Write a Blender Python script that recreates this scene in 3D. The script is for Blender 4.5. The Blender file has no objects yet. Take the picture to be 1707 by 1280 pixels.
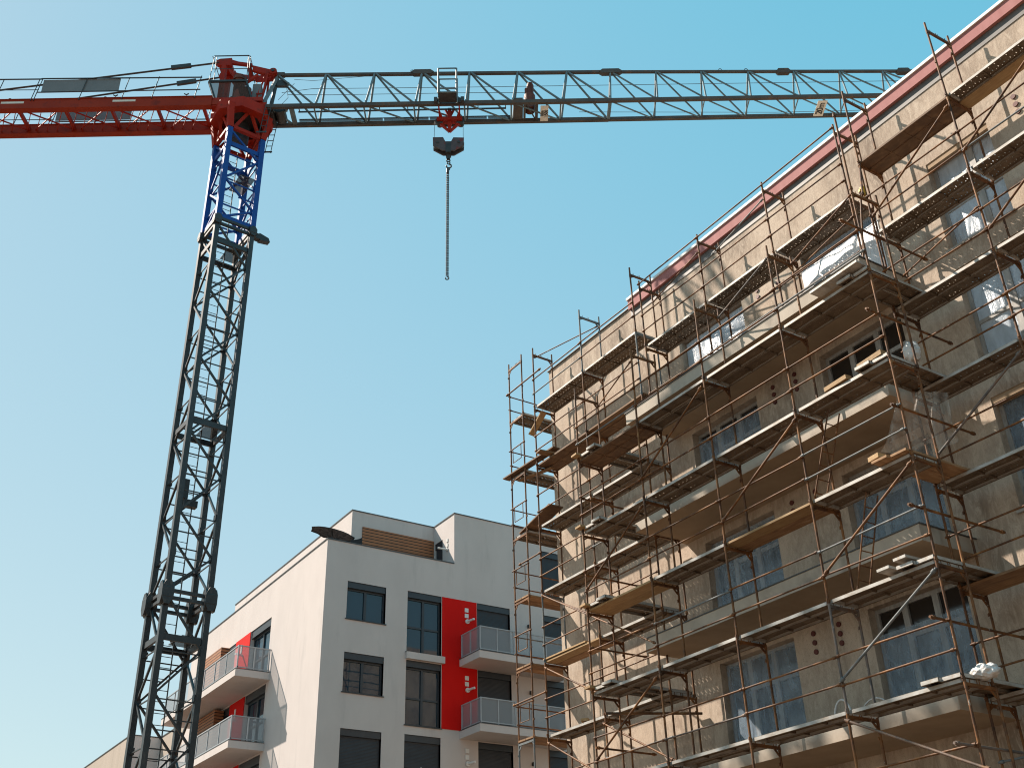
import bpy, math, random
from mathutils import Vector as V, Matrix
random.seed(7)
SC = bpy.context.scene
COL = SC.collection

# ------------------------------------------------------------------ camera, sky, sun, exposure
cam = bpy.data.cameras.new("camera")
cam.sensor_width = 36.0
cam.sensor_fit = 'HORIZONTAL'
cam.lens = 38.71
cam.clip_end = 3000
cam.clip_start = 0.1
camo = bpy.data.objects.new("camera", cam)
COL.objects.link(camo)
RB = V((0.84289988, -0.537484, -0.02511475)); UB = V((-0.25048791, -0.43327685, 0.86575226)); FB = V((0.47620962, 0.72345153, 0.49984225))
camo.matrix_world = Matrix(((RB.x, UB.x, -FB.x, 0), (RB.y, UB.y, -FB.y, 0), (RB.z, UB.z, -FB.z, 1.6), (0, 0, 0, 1)))
SC.camera = camo

SUN = V((-0.372, 0.577, 0.727)).normalized()          # towards the sun
elev = math.asin(SUN.z)
world = bpy.data.worlds.new("World")
SC.world = world
world.use_nodes = True
wt = world.node_tree
bg = wt.nodes["Background"]
sky = wt.nodes.new("ShaderNodeTexSky")
sky.sky_type = 'NISHITA'
sky.sun_disc = False
sky.sun_elevation = elev
sky.sun_rotation = math.atan2(SUN.x, SUN.y)
sky.altitude = 100
sky.air_density = 1.0
sky.dust_density = 0.2
sky.ozone_density = 1.0
# the photograph's teal-graded sky: each channel of the sky compressed and weighted on its own
sep = wt.nodes.new("ShaderNodeSeparateColor"); comb = wt.nodes.new("ShaderNodeCombineColor")
wt.links.new(sky.outputs[0], sep.inputs[0])
for i, (pw, k) in enumerate(((None, 4.27), (.32, 2.21), (.15, 2.96))):
    if pw is None:                                    # red: A * x / (x + c), x = max(red - .6, .12)
        a1 = wt.nodes.new("ShaderNodeMath"); a1.operation = 'SUBTRACT'; a1.inputs[1].default_value = .60
        a2 = wt.nodes.new("ShaderNodeMath"); a2.operation = 'MAXIMUM'; a2.inputs[1].default_value = .12
        a3 = wt.nodes.new("ShaderNodeMath"); a3.operation = 'ADD'; a3.inputs[1].default_value = 1.5
        a4 = wt.nodes.new("ShaderNodeMath"); a4.operation = 'DIVIDE'
        a5 = wt.nodes.new("ShaderNodeMath"); a5.operation = 'MULTIPLY'; a5.inputs[1].default_value = k
        wt.links.new(sep.outputs[0], a1.inputs[0]); wt.links.new(a1.outputs[0], a2.inputs[0]); wt.links.new(a2.outputs[0], a3.inputs[0])
        wt.links.new(a2.outputs[0], a4.inputs[0]); wt.links.new(a3.outputs[0], a4.inputs[1]); wt.links.new(a4.outputs[0], a5.inputs[0]); wt.links.new(a5.outputs[0], comb.inputs[0])
        continue
    pn = wt.nodes.new("ShaderNodeMath"); pn.operation = 'POWER'; pn.inputs[1].default_value = pw
    mn = wt.nodes.new("ShaderNodeMath"); mn.operation = 'MULTIPLY'; mn.inputs[1].default_value = k
    wt.links.new(sep.outputs[i], pn.inputs[0]); wt.links.new(pn.outputs[0], mn.inputs[0]); wt.links.new(mn.outputs[0], comb.inputs[i])
wt.links.new(comb.outputs[0], bg.inputs[0])
bg.inputs[1].default_value = 0.103

sl = bpy.data.lights.new("sun", 'SUN')
sl.energy = 4.7
sl.angle = math.radians(0.53)
sl.color = (1.0, 0.87, 0.74)
so = bpy.data.objects.new("sun", sl)
COL.objects.link(so)
so.rotation_euler = (-SUN).to_track_quat('-Z', 'Y').to_euler()
so.location = (-20, 30, 60)

vs = SC.view_settings
vs.view_transform = 'Standard'
vs.look = 'None'
vs.exposure = 1.05
vs.gamma = 1.0
SC.cycles.transparent_max_bounces = 16
SC.cycles.max_bounces = 8
SC.cycles.filter_width = 1.1

# ------------------------------------------------------------------ materials
def new_mat(name):
    m = bpy.data.materials.new(name)
    m.use_nodes = True
    nt = m.node_tree
    return m, nt, nt.nodes["Principled BSDF"]

def nd(nt, kind, **kw):
    n = nt.nodes.new(kind)
    for k, v in kw.items():
        setattr(n, k, v)
    return n

def coords(nt, stretch=(1, 1, 1)):
    tc = nd(nt, "ShaderNodeTexCoord")
    mp = nd(nt, "ShaderNodeMapping")
    mp.inputs['Scale'].default_value = stretch
    nt.links.new(tc.outputs['Object'], mp.inputs[0])
    return mp.outputs[0]

def noise(nt, vec, scale, detail=6, rough=.6, dist=0):
    n = nd(nt, "ShaderNodeTexNoise")
    n.inputs['Scale'].default_value = scale
    n.inputs['Detail'].default_value = detail
    n.inputs['Roughness'].default_value = rough
    n.inputs['Distortion'].default_value = dist
    nt.links.new(vec, n.inputs['Vector'])
    return n.outputs['Fac']

def ramp(nt, fac, stops):
    r = nd(nt, "ShaderNodeValToRGB")
    el = r.color_ramp.elements
    while len(el) < len(stops):
        el.new(0.5)
    for e, (p, c) in zip(el, stops):
        e.position = p
        e.color = (c[0], c[1], c[2], 1)
    nt.links.new(fac, r.inputs[0])
    return r.outputs[0]

def mixc(nt, fac, a, b, mode='MIX'):
    m = nd(nt, "ShaderNodeMixRGB", blend_type=mode)
    for i, x in ((0, fac), (1, a), (2, b)):
        if isinstance(x, (int, float)):
            m.inputs[i].default_value = x
        elif isinstance(x, tuple):
            m.inputs[i].default_value = (x[0], x[1], x[2], 1)
        else:
            nt.links.new(x, m.inputs[i])
    return m.outputs[0]

def math_(nt, op, a, b=0.0):
    m = nd(nt, "ShaderNodeMath", operation=op)
    for i, x in ((0, a), (1, b)):
        if isinstance(x, (int, float)):
            m.inputs[i].default_value = x
        else:
            nt.links.new(x, m.inputs[i])
    return m.outputs[0]

def bump(nt, p, h, strength=.3, dist=.01):
    b = nd(nt, "ShaderNodeBump")
    b.inputs['Strength'].default_value = strength
    b.inputs['Distance'].default_value = dist
    nt.links.new(h, b.inputs['Height'])
    nt.links.new(b.outputs[0], p.inputs['Normal'])

def surf(name, stops, scale=2.0, stretch=(1, 1, 1), rough=.8, metal=0.0, bscale=0, bstr=.3, bdist=.01, detail=6, spec=.5, grime=None, rnd=0.0):
    """noise-varied surface; grime=(colour, scale, lo, hi, stretch) lays a second, patchy layer"""
    m, nt, p = new_mat(name)
    f = noise(nt, coords(nt, stretch), scale, detail)
    c = ramp(nt, f, stops)
    if grime:
        gc, gs, lo, hi, gst = grime
        g = noise(nt, coords(nt, gst), gs, 8, .65)
        gm = ramp(nt, g, [(lo, (0, 0, 0)), (hi, (1, 1, 1))])
        c = mixc(nt, gm, c, gc)
    if rnd:
        oi = nd(nt, "ShaderNodeObjectInfo")
        k = math_(nt, 'MULTIPLY_ADD', oi.outputs['Random'], rnd)
        k.node.inputs[2].default_value = 1 - rnd / 2
        vm = nd(nt, "ShaderNodeVectorMath", operation='SCALE')
        nt.links.new(c, vm.inputs[0]); nt.links.new(k, vm.inputs['Scale'])
        c = vm.outputs[0]
    nt.links.new(c, p.inputs['Base Color'])
    p.inputs['Roughness'].default_value = rough
    p.inputs['Metallic'].default_value = metal
    p.inputs['Specular IOR Level'].default_value = spec
    if bscale:
        bump(nt, p, noise(nt, coords(nt), bscale, 5), bstr, bdist)
    return m

M = {}
# raw base-coat render of the unfinished block: trowel streaks and damp patches
m, nt, p = new_mat("base_coat_render")
f1 = noise(nt, coords(nt, (1, 1, .45)), .9, 8, .62, .6)
c = ramp(nt, f1, [(.30, (.20, .150, .114)), (.46, (.335, .262, .202)), (.62, (.48, .388, .305))])
f2 = noise(nt, coords(nt, (1, 2.6, .8)), 3.2, 9, .7, 1.2)
c = mixc(nt, ramp(nt, f2, [(.45, (0, 0, 0)), (.66, (.75, .75, .75))]), c, (.54, .45, .36))
f3 = noise(nt, coords(nt, (1, 3.5, .35)), 1.1, 6, .6)
c = mixc(nt, ramp(nt, f3, [(.58, (0, 0, 0)), (.78, (.55, .55, .55))]), c, (.21, .165, .125))
nt.links.new(c, p.inputs['Base Color'])
p.inputs['Roughness'].default_value = .92
f5 = noise(nt, coords(nt), 45, 3, .6)
c = mixc(nt, ramp(nt, f5, [(.36, (.4, .4, .4)), (.44, (0, 0, 0))]), c, (.20, .155, .12))
f4 = noise(nt, coords(nt, (1, 1.3, 1)), 3.6, 10, .72, 2.6)
c2 = mixc(nt, ramp(nt, f4, [(.36, (1, 1, 1)), (.50, (0, 0, 0))]), c, (.22, .175, .14)); c2.node.inputs[0].links[0].from_node.color_ramp.elements[0].color = (.30, .30, .30, 1)
nt.links.new(c2, p.inputs['Base Color'])
bump(nt, p, f4, .55, .014)
M['render'] = m
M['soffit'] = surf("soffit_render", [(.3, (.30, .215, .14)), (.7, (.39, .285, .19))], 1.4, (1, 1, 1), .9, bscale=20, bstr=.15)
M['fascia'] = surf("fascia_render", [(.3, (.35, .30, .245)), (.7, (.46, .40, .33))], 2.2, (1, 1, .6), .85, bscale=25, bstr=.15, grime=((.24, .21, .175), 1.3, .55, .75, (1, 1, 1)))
M['white'] = surf("white_render", [(.3, (.49, .447, .432)), (.7, (.545, .498, .48))], .8, (1, 1, .5), .93, bscale=60, bstr=.25, bdist=.006, grime=((.40, .372, .362), 1.3, .56, .82, (1, 1, .18)))
M['beige_wall'] = surf("beige_render", [(.3, (.34, .29, .24)), (.7, (.42, .355, .30))], .5, (1, 2.5, .2), .93, bscale=50, bstr=.2, grime=((.27, .23, .19), .9, .55, .8, (1, 2.0, .08)))
M['grey_wall'] = surf("grey_render", [(.3, (.34, .34, .34)), (.7, (.42, .42, .41))], .7, (1, 1, .5), .93, bscale=50, bstr=.2)
M['red_panel'] = surf("red_facade_panel", [(.3, (.55, .006, .004)), (.7, (.62, .009, .006))], .9, (1, 1, .4), .85, bscale=60, bstr=.1, spec=.15)
M['anthracite'] = surf("anthracite_metal", [(.3, (.020, .026, .034)), (.7, (.030, .037, .046))], 3, (1, 1, 1), .45)
M['shutter'] = surf("shutter_slats", [(.3, (.016, .019, .026)), (.7, (.026, .030, .038))], 2, (1, 1, 1), .55)
# shutter slat relief
nt = M['shutter'].node_tree; p = nt.nodes["Principled BSDF"]
wv = nd(nt, "ShaderNodeTexWave", wave_type='BANDS', bands_direction='Z')
wv.inputs['Scale'].default_value = 6.0
nt.links.new(coords(nt), wv.inputs['Vector'])
bump(nt, p, wv.outputs['Fac'], .6, .01)

def glass_pane(name, col, rough=.02, spec=1.0):
    m, nt, p = new_mat(name)
    p.inputs['Base Color'].default_value = (*col, 1)
    p.inputs['Roughness'].default_value = rough
    p.inputs['Specular IOR Level'].default_value = spec
    p.inputs['IOR'].default_value = 1.5
    bump(nt, p, noise(nt, coords(nt), 1.1, 2, .5), .05, .02)
    return m
M['glass'] = glass_pane("window_glass", (.006, .030, .052), .02, .62)
M['dark_glass'] = glass_pane("unfinished_window_glass", (.025, .022, .02), .08, .6)

# timber cladding with horizontal slats
m, nt, p = new_mat("timber_slats")
f = noise(nt, coords(nt, (.8, .8, 9)), 2.2, 8, .65)
c = ramp(nt, f, [(.25, (.22, .080, .030)), (.55, (.34, .135, .055)), (.8, (.45, .215, .10))])
sx = nd(nt, "ShaderNodeSeparateXYZ"); nt.links.new(coords(nt), sx.inputs[0])
fr = math_(nt, 'FRACT', math_(nt, 'MULTIPLY', sx.outputs[2], 7.0))
gap = math_(nt, 'LESS_THAN', fr, .26)
c = mixc(nt, gap, c, (.022, .010, .006))
nt.links.new(c, p.inputs['Base Color'])
p.inputs['Roughness'].default_value = .7
M['slats'] = m

# perforated railing sheet: real 8 mm holes, too fine to resolve at this distance, so a fixed open fraction
m, nt, p = new_mat("perforated_railing_sheet")
p.inputs['Base Color'].default_value = (.30, .32, .345, 1)
p.inputs['Roughness'].default_value = .5
p.inputs['Alpha'].default_value = .56
M['rail_sheet'] = m
M['rail_metal'] = surf("railing_metal", [(.3, (.28, .30, .32)), (.7, (.34, .36, .38))], 4, rough=.45)
M['coping'] = surf("dark_coping", [(.3, (.05, .055, .06)), (.7, (.075, .08, .085))], 2, rough=.5)
M['white_pvc'] = surf("white_plastic", [(.3, (.58, .58, .57)), (.7, (.66, .66, .65))], 5, rough=.5)
M['lamp'] = surf("black_lamp", [(.3, (.015, .015, .016)), (.7, (.025, .025, .026))], 5, rough=.5)

# rusty scaffold tube; each tube takes its own mix of rust, brown paint and old galvanising
def tube_mat(name, clean):
    m, nt, p = new_mat(name)
    oi = nd(nt, "ShaderNodeObjectInfo")
    tc = nd(nt, "ShaderNodeTexCoord")
    off = nd(nt, "ShaderNodeVectorMath", operation='MULTIPLY_ADD')
    cb = nd(nt, "ShaderNodeCombineXYZ")
    for i in range(3):
        nt.links.new(oi.outputs['Random'], cb.inputs[i])
    nt.links.new(cb.outputs[0], off.inputs[0]); off.inputs[1].default_value = (37, 53, 91)
    nt.links.new(tc.outputs['Object'], off.inputs[2])
    f = noise(nt, off.outputs[0], 2.2, 8, .7, .5)
    rust = ramp(nt, f, [(.30, (.032, .018, .012)), (.46, (.095, .040, .016)), (.62, (.21, .088, .026)), (.78, (.36, .21, .095))])
    zinc = ramp(nt, f, [(.3, (.06, .075, .085)), (.55, (.15, .165, .17)), (.72, (.13, .07, .04))])
    pick = ramp(nt, oi.outputs['Random'], [(clean - .02, (0, 0, 0)), (clean + .02, (1, 1, 1))])
    c = mixc(nt, pick, rust, zinc)
    f2 = noise(nt, off.outputs[0], 9, 4, .6)
    c = mixc(nt, ramp(nt, f2, [(.67, (0, 0, 0)), (.73, (.8, .8, .8))]), c, (.38, .35, .31))
    nt.links.new(c, p.inputs['Base Color'])
    p.inputs['Roughness'].default_value = .6
    p.inputs['Specular IOR Level'].default_value = .3
    bump(nt, p, f2, .2, .003)
    return m
M['tube'] = tube_mat("rusty_scaffold_tube", .93)
M['rail_tube'] = tube_mat("guard_rail_tube", .88)

# galvanised scaffold plank; the slots and holes punched in its top sheet let the light through
def plank_mats():
    m, nt, p = new_mat("galvanised_plank")
    oi = nd(nt, "ShaderNodeObjectInfo")
    f = noise(nt, coords(nt, (1, 3, 3)), 2.5, 8, .7)
    c = ramp(nt, f, [(.28, (.20, .155, .115)), (.42, (.34, .32, .29)), (.62, (.46, .45, .43)), (.8, (.54, .53, .50))])
    g = noise(nt, coords(nt, (.6, 4, 1)), 3.5, 6, .7)
    c = mixc(nt, ramp(nt, g, [(.52, (0, 0, 0)), (.72, (.7, .7, .7))]), c, (.27, .17, .09))
    nt.links.new(c, p.inputs['Base Color'])
    p.inputs['Roughness'].default_value = .6
    p.inputs['Metallic'].default_value = .15
    m2, nt, p = new_mat("dirty_shaded_plank_sheet")  # rust and dirt, plus the underside's shade darkened into the same colour
    f = noise(nt, coords(nt, (1, 2, 2)), 3.0, 8, .7)
    nt.links.new(ramp(nt, f, [(.3, (.085, .056, .034)), (.5, (.14, .10, .066)), (.75, (.23, .185, .14))]), p.inputs['Base Color'])
    p.inputs['Roughness'].default_value = .75
    tc = nd(nt, "ShaderNodeTexCoord")
    s = nd(nt, "ShaderNodeSeparateXYZ"); nt.links.new(tc.outputs['Object'], s.inputs[0])
    def cell(sock, pitch, shift=0.0):
        t = math_(nt, 'FRACT', math_(nt, 'MULTIPLY_ADD', sock, 1 / pitch)); t.node.inputs[0].links[0].from_node.inputs[2].default_value = shift
        return math_(nt, 'MULTIPLY', math_(nt, 'ABSOLUTE', math_(nt, 'SUBTRACT', t, .5)), pitch)
    ay = math_(nt, 'ABSOLUTE', s.outputs[1])
    cx = cell(s.outputs[0], .14)
    slot = math_(nt, 'MULTIPLY', math_(nt, 'LESS_THAN', cx, .0085), math_(nt, 'LESS_THAN', math_(nt, 'ABSOLUTE', math_(nt, 'SUBTRACT', ay, .066)), .020))
    cx2 = cell(s.outputs[0], .14, .5)
    dd = math_(nt, 'ABSOLUTE', math_(nt, 'SUBTRACT', ay, .105))
    dot1 = math_(nt, 'LESS_THAN', math_(nt, 'ADD', math_(nt, 'POWER', cx2, 2), math_(nt, 'POWER', dd, 2)), .0095 ** 2)
    hole = math_(nt, 'MAXIMUM', slot, dot1)
    nt.links.new(math_(nt, 'SUBTRACT', 1.0, hole), p.inputs['Alpha'])
    return m, m2
M['plank'], M['plank_perf'] = plank_mats()
M['timber'] = surf("weathered_timber", [(.25, (.13, .068, .032)), (.5, (.235, .130, .062)), (.75, (.36, .225, .120))], 2.0, (1, 6, 6), .8, bscale=30, bstr=.2, grime=((.42, .36, .29), 2.2, .62, .8, (1, 3, 3)), rnd=.5)
M['fresh_timber'] = surf("fresh_timber", [(.25, (.25, .145, .060)), (.5, (.33, .205, .092)), (.75, (.42, .29, .15))], 2.4, (1, 7, 7), .75, grime=((.25, .15, .08), 2, .6, .8, (1, 4, 4)), rnd=.3)
M['dark_timber'] = surf("stained_plywood", [(.25, (.075, .040, .020)), (.5, (.13, .070, .035)), (.75, (.22, .125, .06))], 3.0, (1, 2, 2), .75, grime=((.32, .19, .10), 6, .60, .75, (1, 1, 1)))

# crane paints
M['mast_steel'] = surf("mast_dark_steel", [(.3, (.017, .019, .021)), (.7, (.036, .038, .040))], 2.5, rough=.45, grime=((.10, .09, .078), 4, .58, .78, (1, 1, .4)), spec=.5)
M['blue_paint'] = surf("crane_blue_paint", [(.3, (.003, .048, .25)), (.7, (.005, .068, .31))], 2.5, rough=.55, grime=((.05, .07, .13), 5, .62, .8, (1, 1, .4)), spec=.35)
M['red_paint'] = surf("crane_red_paint", [(.3, (.25, .013, .004)), (.7, (.36, .022, .006))], 2.0, rough=.62, grime=((.09, .022, .013), 4, .56, .75, (1, 1, 1)), spec=.22)
M['red_beam'] = surf("counter_jib_red_paint", [(.3, (.23, .018, .003)), (.7, (.30, .027, .004))], 1.2, rough=.62, grime=((.10, .012, .007), 2, .56, .75, (1, 1, 1)), spec=.22)
M['jib_steel'] = surf("jib_grey_paint", [(.3, (.10, .145, .165)), (.7, (.16, .215, .235))], 2.2, rough=.62, grime=((.13, .075, .05), 4, .58, .75, (1, 1, 1)), spec=.22)
M['chord_steel'] = surf("jib_chord_paint", [(.3, (.06, .055, .052)), (.7, (.10, .085, .075))], 2.2, rough=.62, grime=((.16, .085, .045), 3, .55, .75, (1, 1, 1)), spec=.22)
M['dark_metal'] = surf("dark_machine_metal", [(.3, (.025, .025, .027)), (.7, (.06, .058, .055))], 4, rough=.5, metal=.3)
M['motor'] = surf("copper_brown_motor", [(.3, (.08, .022, .014)), (.7, (.17, .055, .032))], 5, rough=.55, spec=.3)
M['grey_sheet'] = surf("grey_sheet_metal", [(.3, (.14, .145, .15)), (.7, (.17, .175, .18))], 2, rough=.6)
M['block'] = surf("hook_block_paint", [(.3, (.065, .06, .066)), (.7, (.10, .088, .095))], 5, rough=.7, spec=.2, grime=((.17, .035, .038), 3, .56, .66, (1, 1, 1)))
M['cable'] = surf("steel_rope", [(.3, (.05, .055, .06)), (.7, (.09, .095, .10))], 8, rough=.5, metal=.4)
M['sign'] = surf("sign_board", [(.3, (.62, .58, .50)), (.7, (.72, .68, .60))], 6, rough=.6)
M['ink'] = surf("sign_black", [(.3, (.012, .012, .012)), (.7, (.02, .02, .02))], 6, rough=.6)
m, nt, p = new_mat("platform_mesh")
p.inputs['Base Color'].default_value = (.05, .055, .058, 1); p.inputs['Roughness'].default_value = .6; p.inputs['Alpha'].default_value = .66
M['mesh'] = m
m, nt, p = new_mat("brown_guard_sheet")
p.inputs['Base Color'].default_value = (.075, .05, .042, 1); p.inputs['Roughness'].default_value = .6; p.inputs['Alpha'].default_value = .70; p.inputs['Specular IOR Level'].default_value = .15
M['guard'] = m

# plastics
def film_mat(name, col, alpha, rough, bs=.6, var=.16):
    m, nt, p = new_mat(name)
    f = noise(nt, coords(nt, (1, 2.4, .8)), 1.5, 7, .58, 1.8)
    p.inputs['Base Color'].default_value = (*col, 1)
    p.inputs['Roughness'].default_value = rough
    a = ramp(nt, f, [(.30, (alpha - var,) * 3), (.70, (min(1, alpha + var),) * 3)])
    nt.links.new(a, p.inputs['Alpha'])
    bump(nt, p, f, bs, .05)
    return m
M['film'] = film_mat("shaded_window_film", (.33, .42, .52), .42, .18, .55, .13)  # film in shade: its dim, bluish sky light is put into the colour
M['film_lit'] = film_mat("lit_window_film", (.56, .64, .73), .74, .20, .7, .13)  # same film, with the stronger light on it put into colour and opacity
M['film_white'] = film_mat("white_film", (.70, .72, .75), .86, .30, .7, .10)
M['clear_plastic'] = film_mat("clear_sheet", (.70, .66, .60), .22, .22, .9)
M['bag'] = surf("white_bag_plastic", [(.3, (.56, .55, .54)), (.7, (.66, .65, .64))], 6, rough=.4, bscale=14, bstr=.7, bdist=.04)
M['pvc_frame'] = surf("filmed_pvc_frame", [(.35, (.24, .235, .225)), (.65, (.36, .345, .325))], 3, (1, 6, 1), .5, grime=((.20, .19, .18), 10, .58, .66, (1, 5, 1)))
M['sleeve'] = surf("red_brown_pipe", [(.3, (.075, .012, .008)), (.7, (.11, .018, .011))], 6, rough=.6)
M['pink'] = surf("pink_insulation_board", [(.3, (.32, .125, .12)), (.7, (.38, .165, .16))], 1.6, (1, 3, 1), .85)
M['roof_white'] = surf("white_roof_sheet", [(.3, (.60, .60, .60)), (.7, (.68, .68, .67))], 2, rough=.55)
M['gutter'] = surf("shaded_grey_eaves_metal", [(.3, (.085, .08, .075)), (.7, (.125, .12, .115))], 1.6, (1, 2, 1), .55, grime=((.06, .045, .04), 2, .55, .75, (1, 1, 1)))  # grey metal, with the shade under the pink band darkened into its colour
M['ground'] = surf("site_ground", [(.3, (.12, .080, .052)), (.7, (.17, .115, .076))], .25, rough=.95, bscale=3, bstr=.5, bdist=.05, grime=((.09, .075, .06), .06, .5, .7, (1, 1, 1)))
M['concrete'] = surf("bare_concrete", [(.3, (.30, .29, .27)), (.7, (.38, .37, .35))], 1.2, rough=.9, bscale=30, bstr=.2)
M['parasol'] = surf("black_parasol_cloth", [(.3, (.014, .014, .016)), (.7, (.026, .026, .029))], 4, rough=.85)
M['yellow'] = surf("yellow_clamp_paint", [(.3, (.50, .30, .02)), (.7, (.60, .38, .03))], 6, rough=.5)

# ------------------------------------------------------------------ mesh helpers
class MB:
    def __init__(self):
        self.v = []; self.f = []; self.m = []; self.s = []
    def add(self, vs, fs, mi=0, smooth=False):
        b = len(self.v)
        self.v += [tuple(x) for x in vs]
        for f in fs:
            self.f.append(tuple(i + b for i in f)); self.m.append(mi); self.s.append(smooth)
        return self
    def obox(self, c, ax, mi=0):
        c = V(c); a, b, d = [V(x) for x in ax]
        vs = [c + a * i + b * j + d * k for i in (-1, 1) for j in (-1, 1) for k in (-1, 1)]
        return self.add(vs, [(0, 1, 3, 2), (4, 6, 7, 5), (0, 4, 5, 1), (2, 3, 7, 6), (0, 2, 6, 4), (1, 5, 7, 3)], mi)
    def box(self, lo, hi, mi=0):
        lo = V(lo); hi = V(hi); h = (hi - lo) / 2
        return self.obox((lo + hi) / 2, ((h.x, 0, 0), (0, h.y, 0), (0, 0, h.z)), mi)
    def bar(self, p, q, w, h=None, up=(0, 0, 1), mi=0):
        p = V(p); q = V(q); h = h or w
        d = (q - p); L = d.length
        if L < 1e-6: return self
        d.normalize(); u = V(up)
        if abs(d.dot(u)) > .98: u = V((1, 0, 0))
        s = d.cross(u).normalized(); t = s.cross(d).normalized()
        return self.obox((p + q) / 2, (d * (L / 2), s * (w / 2), t * (h / 2)), mi)
    def tube(self, p, q, r, n=8, mi=0, r2=None, caps=True):
        p = V(p); q = V(q); r2 = r if r2 is None else r2
        d = (q - p)
        if d.length < 1e-6: return self
        d.normalize(); u = V((0, 0, 1)) if abs(d.z) < .9 else V((1, 0, 0))
        s = d.cross(u).normalized(); t = s.cross(d)
        vs = []
        for k in range(n):
            a = 2 * math.pi * k / n; w = s * math.cos(a) + t * math.sin(a)
            vs.append(p + w * r); vs.append(q + w * r2)
        fs = [(2 * k, 2 * ((k + 1) % n), 2 * ((k + 1) % n) + 1, 2 * k + 1) for k in range(n)]
        self.add(vs, fs, mi, True)
        if caps:
            self.add([vs[2 * k] for k in range(n)], [tuple(range(n))], mi)
            self.add([vs[2 * k + 1] for k in range(n)], [tuple(reversed(range(n)))], mi)
        return self
    def path(self, pts, r, n=8, mi=0):
        for a, b in zip(pts, pts[1:]):
            self.tube(a, b, r, n, mi)
        return self
    def prism(self, poly, off, mi=0):
        off = V(off); n = len(poly); a = [V(p) for p in poly]; b = [p + off for p in a]
        self.add(a + b, [tuple(range(n)), tuple(reversed(range(n, 2 * n)))] + [(i, (i + 1) % n, n + (i + 1) % n, n + i) for i in range(n)], mi)
        return self
    def quad(self, a, b, c, d, mi=0):
        return self.add([a, b, c, d], [(0, 1, 2, 3)], mi)
    def blob(self, c, r, n=10, jit=.0, mi=0, sq=(1, 1, 1)):
        c = V(c); rows = n // 2 + 1; vs = []; fs = []
        for i in range(rows + 1):
            th = math.pi * i / rows
            for j in range(n):
                a = 2 * math.pi * j / n; k = r * (1 + random.uniform(-jit, jit))
                vs.append(c + V((math.sin(th) * math.cos(a) * sq[0], math.sin(th) * math.sin(a) * sq[1], math.cos(th) * sq[2])) * k)
        for i in range(rows):
            for j in range(n):
                fs.append((i * n + j, i * n + (j + 1) % n, (i + 1) * n + (j + 1) % n, (i + 1) * n + j))
        return self.add(vs, fs, mi, True)
    def mesh(self, name, mats):
        me = bpy.data.meshes.new(name)
        me.from_pydata(self.v, [], self.f)
        for x in (mats if isinstance(mats, (list, tuple)) else [mats]):
            me.materials.append(x)
        me.polygons.foreach_set('material_index', self.m)
        me.polygons.foreach_set('use_smooth', self.s)
        me.update()
        return me
    def build(self, name, mats, parent=None, loc=None):
        return link(name, self.mesh(name, mats), parent, loc)

def wloc(o):
    l = V(o.location)
    while o.parent:
        o = o.parent; l += V(o.location)
    return l
def link(name, data, parent=None, loc=None, rz=0):
    """links data as an object whose own origin sits at loc (world); meshes built in world coordinates use loc = 0"""
    o = bpy.data.objects.new(name, data)
    COL.objects.link(o)
    o.location = V(loc or (0, 0, 0)) - (wloc(parent) if parent else V((0, 0, 0)))
    o.rotation_euler.z = rz
    if parent: o.parent = parent
    return o
def tag(o, label=None, cat=None, group=None, kind=None):
    if label: o['label'] = label
    if cat: o['category'] = cat
    if group: o['group'] = group
    if kind: o['kind'] = kind
    return o
def thing(name, label, cat, loc=(0, 0, 0), group=None):
    o = bpy.data.objects.new(name, None)
    COL.objects.link(o); o.location = loc; o.empty_display_size = .3
    return tag(o, label, cat, group)

class Frame:
    """wall-local frame: a along the wall, b up, c outward"""
    def __init__(s, o, u, n): s.o = V(o); s.u = V(u); s.n = V(n); s.z = V((0, 0, 1))
    def P(s, a, b, c=0): return s.o + s.u * a + s.z * b + s.n * c
    def box(s, mb, a0, a1, b0, b1, c0, c1, mi=0):
        return mb.obox(s.P((a0 + a1) / 2, (b0 + b1) / 2, (c0 + c1) / 2), (s.u * (a1 - a0) / 2, s.z * (b1 - b0) / 2, s.n * (c1 - c0) / 2), mi)

def wall(mb, F, a0, a1, b0, b1, openings=(), depth=.2, mi=0, c=0.0):
    """one wall face with rectangular openings and their reveals"""
    A = sorted({a0, a1, *[x for o in openings for x in o[:2] if a0 < x < a1]})
    B = sorted({b0, b1, *[x for o in openings for x in o[2:4] if b0 < x < b1]})
    for i in range(len(A) - 1):
        for j in range(len(B) - 1):
            x = (A[i] + A[i + 1]) / 2; y = (B[j] + B[j + 1]) / 2
            if any(o[0] < x < o[1] and o[2] < y < o[3] for o in openings): continue
            mb.quad(F.P(A[i], B[j], c), F.P(A[i + 1], B[j], c), F.P(A[i + 1], B[j + 1], c), F.P(A[i], B[j + 1], c), mi)
    for o in openings:
        d = o[4] if len(o) > 4 else depth
        l, r, bt, tp = o[:4]
        for (p, q) in (((l, bt), (l, tp)), ((l, tp), (r, tp)), ((r, tp), (r, bt)), ((r, bt), (l, bt))):
            mb.quad(F.P(*p, c), F.P(*q, c), F.P(*q, c - d), F.P(*p, c - d), mi)

# ------------------------------------------------------------------ ground
g = MB(); g.quad((-900, -900, 0), (900, -900, 0), (900, 900, 0), (-900, 900, 0))
tag(g.build("ground", M['ground']), kind='structure')

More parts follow.
